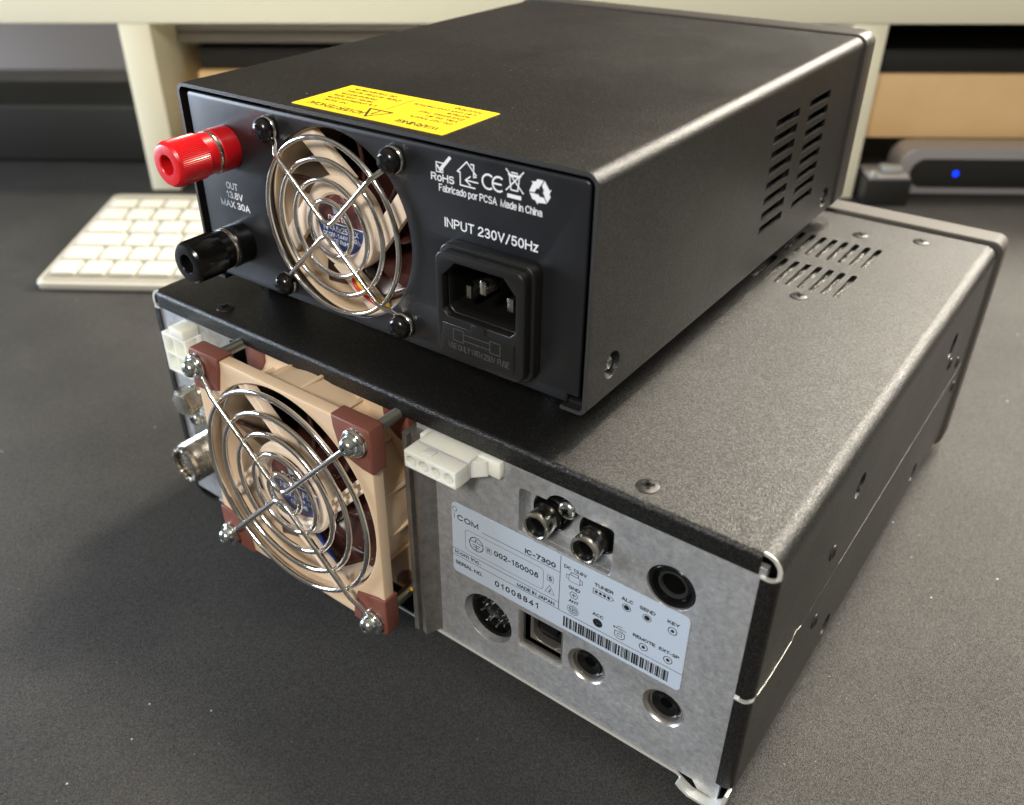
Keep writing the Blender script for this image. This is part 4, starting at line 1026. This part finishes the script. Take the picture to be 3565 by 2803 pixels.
# tick over RoHS
lines_into(b, loop_segs([(106.2, 57.3), (108.4, 57.3), (108.4, 59.8), (106.2, 59.8)]), 0.3, wy)
for s_ in ((106.5, 59.0, 107.6, 57.7), (107.6, 57.7, 111.0, 61.6), (107.5, 58.3, 110.8, 61.8)): lines_into(b, [s_], 0.55, wy)
# house with arrow
lines_into(b, [(113.2, 58.6, 116.3, 61.6), (116.3, 61.6, 119.3, 58.6), (114.1, 58.6, 114.1, 55.2), (114.1, 55.2, 118.9, 55.2), (118.5, 59.6, 118.5, 57.9), (118.5, 60.0, 118.5, 61.2), (117.6, 61.2, 118.5, 61.2), (115.8, 56.8, 119.8, 56.8), (115.8, 56.8, 117.4, 58.0), (115.8, 56.8, 117.4, 55.7), (113.2, 58.6, 114.1, 58.6), (118.5, 58.2, 119.3, 58.2)], 0.36, wy)
# CE
for cx, full_ in ((122.9, False), (126.1, True)):
    pts = arc(cx+0.2, 57.8, 1.85, 55, 305, 16)
    lines_into(b, [(*pts[i], *pts[i+1]) for i in range(len(pts)-1)], 0.5, wy)
    if full_: lines_into(b, [(cx-1.5, 57.8, cx+1.0, 57.8)], 0.48, wy)
# crossed-out bin
lines_into(b, loop_segs([(129.6, 60.7), (132.6, 60.7), (132.1, 57.2), (130.1, 57.2)]), 0.34, wy)
lines_into(b, [(129.2, 61.0, 133.0, 61.0), (128.6, 62.2, 133.8, 56.9), (133.8, 62.2, 128.6, 56.9), (130.2, 61.6, 132.0, 61.6)], 0.34, wy)
poly_into(b, [(129.0, 55.1), (133.2, 55.1), (133.2, 56.1), (129.0, 56.1)], wy)
# recycling triangle of three bent arrows
for k in range(3):
    a = math.radians(90 + 120*k)
    def rt(u, v): return (138.7 + u*math.cos(a-PI/2) - v*math.sin(a-PI/2), 58.4 + u*math.sin(a-PI/2) + v*math.cos(a-PI/2))
    poly_into(b, [rt(-1.9, 1.3), rt(-0.9, 3.0), rt(0.9, 3.0), rt(0.2, 1.7), rt(-0.7, 0.6)], wy)
    poly_into(b, [rt(1.2, 3.0), rt(2.7, 0.9), rt(3.2, 1.2), rt(2.5, -0.5), rt(0.7, -0.2), rt(1.3, 0.2), rt(0.5, 1.6)], wy)
b.build('printing', M_white, ppanel, smooth=0, merge=False)

# fan behind the panel
py0 = 2.3
b = MB()
plate_y(b, [rrect(ox-30, ox+30, oz-30.0, oz+30, 2.5, 4), circ(ox, oz, 28.6, 64)], py0, py0+4, 0.3)
b.lathe([(28.6, py0+3.8), (28.2, py0+9), (27.6, py0+24), (29.0, py0+24), (29.5, py0+4)], (ox, 0, oz), 'y', 64)
pfan = b.build('cooling_fan', M_tan, psu)
b = MB()
strut(b, ox, oz, (4.0, 12.5), (-13.0, 26.0), [(0, 6.2, py0+0.6, py0+3.0)])
b.lathe([(0, 1.9), (9.6, 1.9), (10.0, 1.5), (14.0, 1.7), (14.6, 2.6), (14.6, py0+4), (0, py0+4)], (ox, 0, oz), 'y', 56)
b.build('hub_struts', M_tan2, pfan)
b = MB(); blades(b, ox, oz, 12, 27.3, py0+5, py0+22, 9, 0.7); b.lathe([(0, py0+5), (13, py0+5), (13, py0+22), (0, py0+22)], (ox, 0, oz), 'y', 36); imp = b.build('impeller', M_brown, pfan, smooth=50)
md = imp.modifiers.new('thick', 'SOLIDIFY'); md.thickness = 0.001
hub_print(pfan, ox, oz, 1.85, 9.4, [('noctua', -4.9, 0.9, 9.8, 1.9), ('NF-A6x25 FLX', -7.3, -2.7, 14.6, 1.9), ('DC12V · 1.44W · 0.12A', -7.6, -4.6, 15.2, 1.35), ('CE RoHS', -3.6, -6.5, 7.2, 1.4)])
emblem(pfan, ox, oz, 1.80, 0.95)
b = MB(); b.box(ox+13, ox+27, py0+26, py0+27, oz-10, oz+22); b.build('circuit_board', M_pcb, pfan)
cable('lead_wire', [(ox+4, py0+0.2, oz-14.5), (ox+5.5, py0-0.3, oz-18), (ox+11, py0-0.3, oz-20.5), (ox+17, py0+0.6, oz-23)], 0.65, M_wire_y, pfan)
cable('lead_wire', [(ox+2.8, py0+0.2, oz-14.5), (ox+4, py0-0.3, oz-18.8), (ox+9.5, py0-0.3, oz-21.8), (ox+16, py0+0.6, oz-24.5)], 0.65, M_wire_r, pfan)
guard('finger_guard', psu, ox, oz, (26.9, 20.8, 14.8, 8.6), -2.2, 0.5, 25.0, 0.78, (0.5, 0.8), (-0.5, -0.8), 3.2)
for sx_ in (-1, 1):
    for sz_ in (-1, 1):
        cx, cz = ox+sx_*25, oz+sz_*25
        b = MB(); b.lathe([(0, 0.8), (1.9, 0.8), (1.9, -0.6), (2.1, -0.9), (3.6, -1.1), (3.75, -1.7), (3.5, -2.7), (3.0, -3.5), (2.2, -4.0), (1.2, -4.2), (0, -4.25)], (cx, 0, cz), 'y', 32)
        s_ = b.build('fan_screw', M_blkscr, psu)
        b = MB()
        for k in range(2): b.box(-2.1, 2.1, -4.2, -3.0, -0.45, 0.45, 0, mtx=Matrix.Translation((cx, -0.15, cz)) @ Matrix.Rotation(0.35+0.5*sx_+k*PI/2, 4, 'Y'))
        b.build('dark_cross', M_void, s_)  # proud matt black cross in place of the shaded recess

# binding posts
def post(cz, material, inner):
    cx = 20.3
    b = MB()
    b.lathe([(0, 0.8), (6.7, 0.8), (6.9, 0.2), (6.9, -5.4), (6.5, -5.9), (5.2, -5.9)], (cx, 0, cz), 'y', 48)
    wob = lambda i, a: 1.0 if (i % 2) else 0.968
    b.lathe([(5.4, -7.2), (6.5, -7.25), (6.55, -10.6)], (cx, 0, cz), 'y', 48)
    b.lathe([(6.55, -10.6), (7.0, -10.9), (7.0, -20.6), (6.75, -21.2)], (cx, 0, cz), 'y', 156, wob=wob)
    b.lathe([(6.75, -21.2), (6.1, -22.0), (5.2, -22.2), (3.3, -22.2), (3.0, -21.9), (2.9, -20.5)], (cx, 0, cz), 'y', 48)
    p_ = b.build('binding_post', material, psu, smooth=28)
    b = MB(); b.lathe([(2.95, -21.6), (2.85, -12), (0, -12)], (cx, 0, cz), 'y', 32); b.build('bore', inner, p_)
    b = MB(); b.lathe([(5.0, -5.8), (6.75, -5.85), (6.85, -6.2), (6.85, -7.0), (6.7, -7.25), (5.0, -7.3)], (cx, 0, cz), 'y', 48); b.build('metal_collar', M_nickel, p_)
    return p_
pr = post(48.6, M_red, M_redin); pr['label'] = 'red binding post'
pb = post(16.7, M_blkpl, M_void); pb['label'] = 'black binding post'

# mains inlet with fuse drawer
b = MB()
opening = [(112.4, 31.8), (116.9, 36.4), (132.6, 36.4), (136.6, 32.2), (136.6, 22.0), (134.8, 20.3), (114.2, 20.3), (112.4, 22.0)]
plate_y(b, [rrect(109.3, 140.3, 5.6, 40.0, 3.4, 6), opening], -3.0, 0.79, 0.5)
plate_y(b, [rrect(110.2, 139.4, 7.0, 39.0, 3.2, 6), opening], -6.0, -3.1, 0.4)
inl = b.build('mains_inlet', M_iec, psu)
b = MB(); cxo = sum(p[0] for p in opening)/8; czo = sum(p[1] for p in opening)/8
op2 = [(cxo + (p[0]-cxo)*0.995, czo + (p[1]-czo)*0.995) for p in opening]
plate_y(b, [[(p[0]+(1.2 if p[0] > cxo else -1.2), p[1]+(1.2 if p[1] > czo else -1.2)) for p in opening], opening], 0.9, 15.0)
b.box(110, 139, 15, 16, 18, 39); b.build('well', M_void, inl)
b = MB()
for x, z in ((117.5, 26.5), (124.5, 30.5), (131.5, 26.5)):
    e_ = x == 124.5
    b = MB(); b.box(x-1.0, x+1.0, -3.8 if e_ else -1.2, 15.2, z-2.0, z+2.0, 0.3); b.build('pin', M_nickel, inl)
b = MB(); plate_y(b, [[(112.4, 10.0), (136.4, 10.0), (136.4, 18.2), (126.9, 18.2), (126.9, 20.2), (122.3, 20.2), (122.3, 18.2), (112.4, 18.2)]], -6.25, -5.5, 0.15); fd = b.build('fuse_drawer', M_iec, inl)
b = MB()
lines_into(b, loop_segs([(116.2, 13.6), (119.6, 13.6), (119.6, 17.2), (116.2, 17.2)]) + loop_segs([(128.6, 13.6), (132.0, 13.6), (132.0, 17.2), (128.6, 17.2)]) + [(119.6, 16.3, 128.6, 16.3), (119.6, 14.4, 128.6, 14.4)], 0.22, -6.28)
text_into(b, 'USE ONLY WITH 250V  FUSE', 114.4, 10.8, 20.6, 1.9, -6.28, 0.0)
b.build('moulded_lettering', mat('raised_black_lettering', (0.065, 0.064, 0.062), 0.3), inl, smooth=0, merge=False)

# yellow warning sticker on the lid, read from the front of the box
b = MB(); plate_z(b, [rrect(50.4, 107.0, 2.7, 28.0, 0.4, 2)], PH+0.01, PH+0.12); st = b.build('warning_sticker', M_yel, psu)
b = MB(); zz = PH+0.14
def ST(s_, u0, u1, y, h, bo=0.03): text_into(b, s_, u0, y, u0-u1, h, zz, bo, plane='z', flip=True)
ST('WARNING!', 102.6, 87.9, 7.8, 2.7, 0.035); ST('ADVERTENCIA!', 76.0, 54.2, 7.8, 2.7, 0.03)
for s_, u0, u1, y in (('Do not touch.', 102.8, 87.9, 12.6), ('May be an', 102.8, 91.5, 15.2), ('Extremely Hot', 102.8, 87.0, 17.8), ('surface.', 102.8, 94.5, 20.4), ('Let unit cool before', 102.8, 80.6, 23.0), ('touching.', 102.8, 93.0, 25.8),
                      ('No tocar.', 64.6, 54.6, 12.0), ('La unidad podría', 73.5, 54.2, 14.6), ('tener una alta', 70.0, 54.2, 17.2), ('temperatura.', 69.0, 54.4, 19.8), ('Dejar enfriar antes', 75.5, 54.2, 22.8), ('de manipularla.', 71.6, 54.4, 25.6)):
    ST(s_, u0, u1, y, 1.7)
lines_into(b, loop_segs([(73.9, 11.2), (82.3, 11.2), (78.1, 4.4)]), 0.75, zz, 'z')
lines_into(b, [(78.1, 7.0, 78.1, 9.0), (78.1, 9.8, 78.1, 10.3)], 0.7, zz, 'z'); lines_into(b, [(78.1, 13.0, 78.1, 25.6)], 0.28, zz, 'z')
b.build('printing', M_olive, st, smooth=0, merge=False)
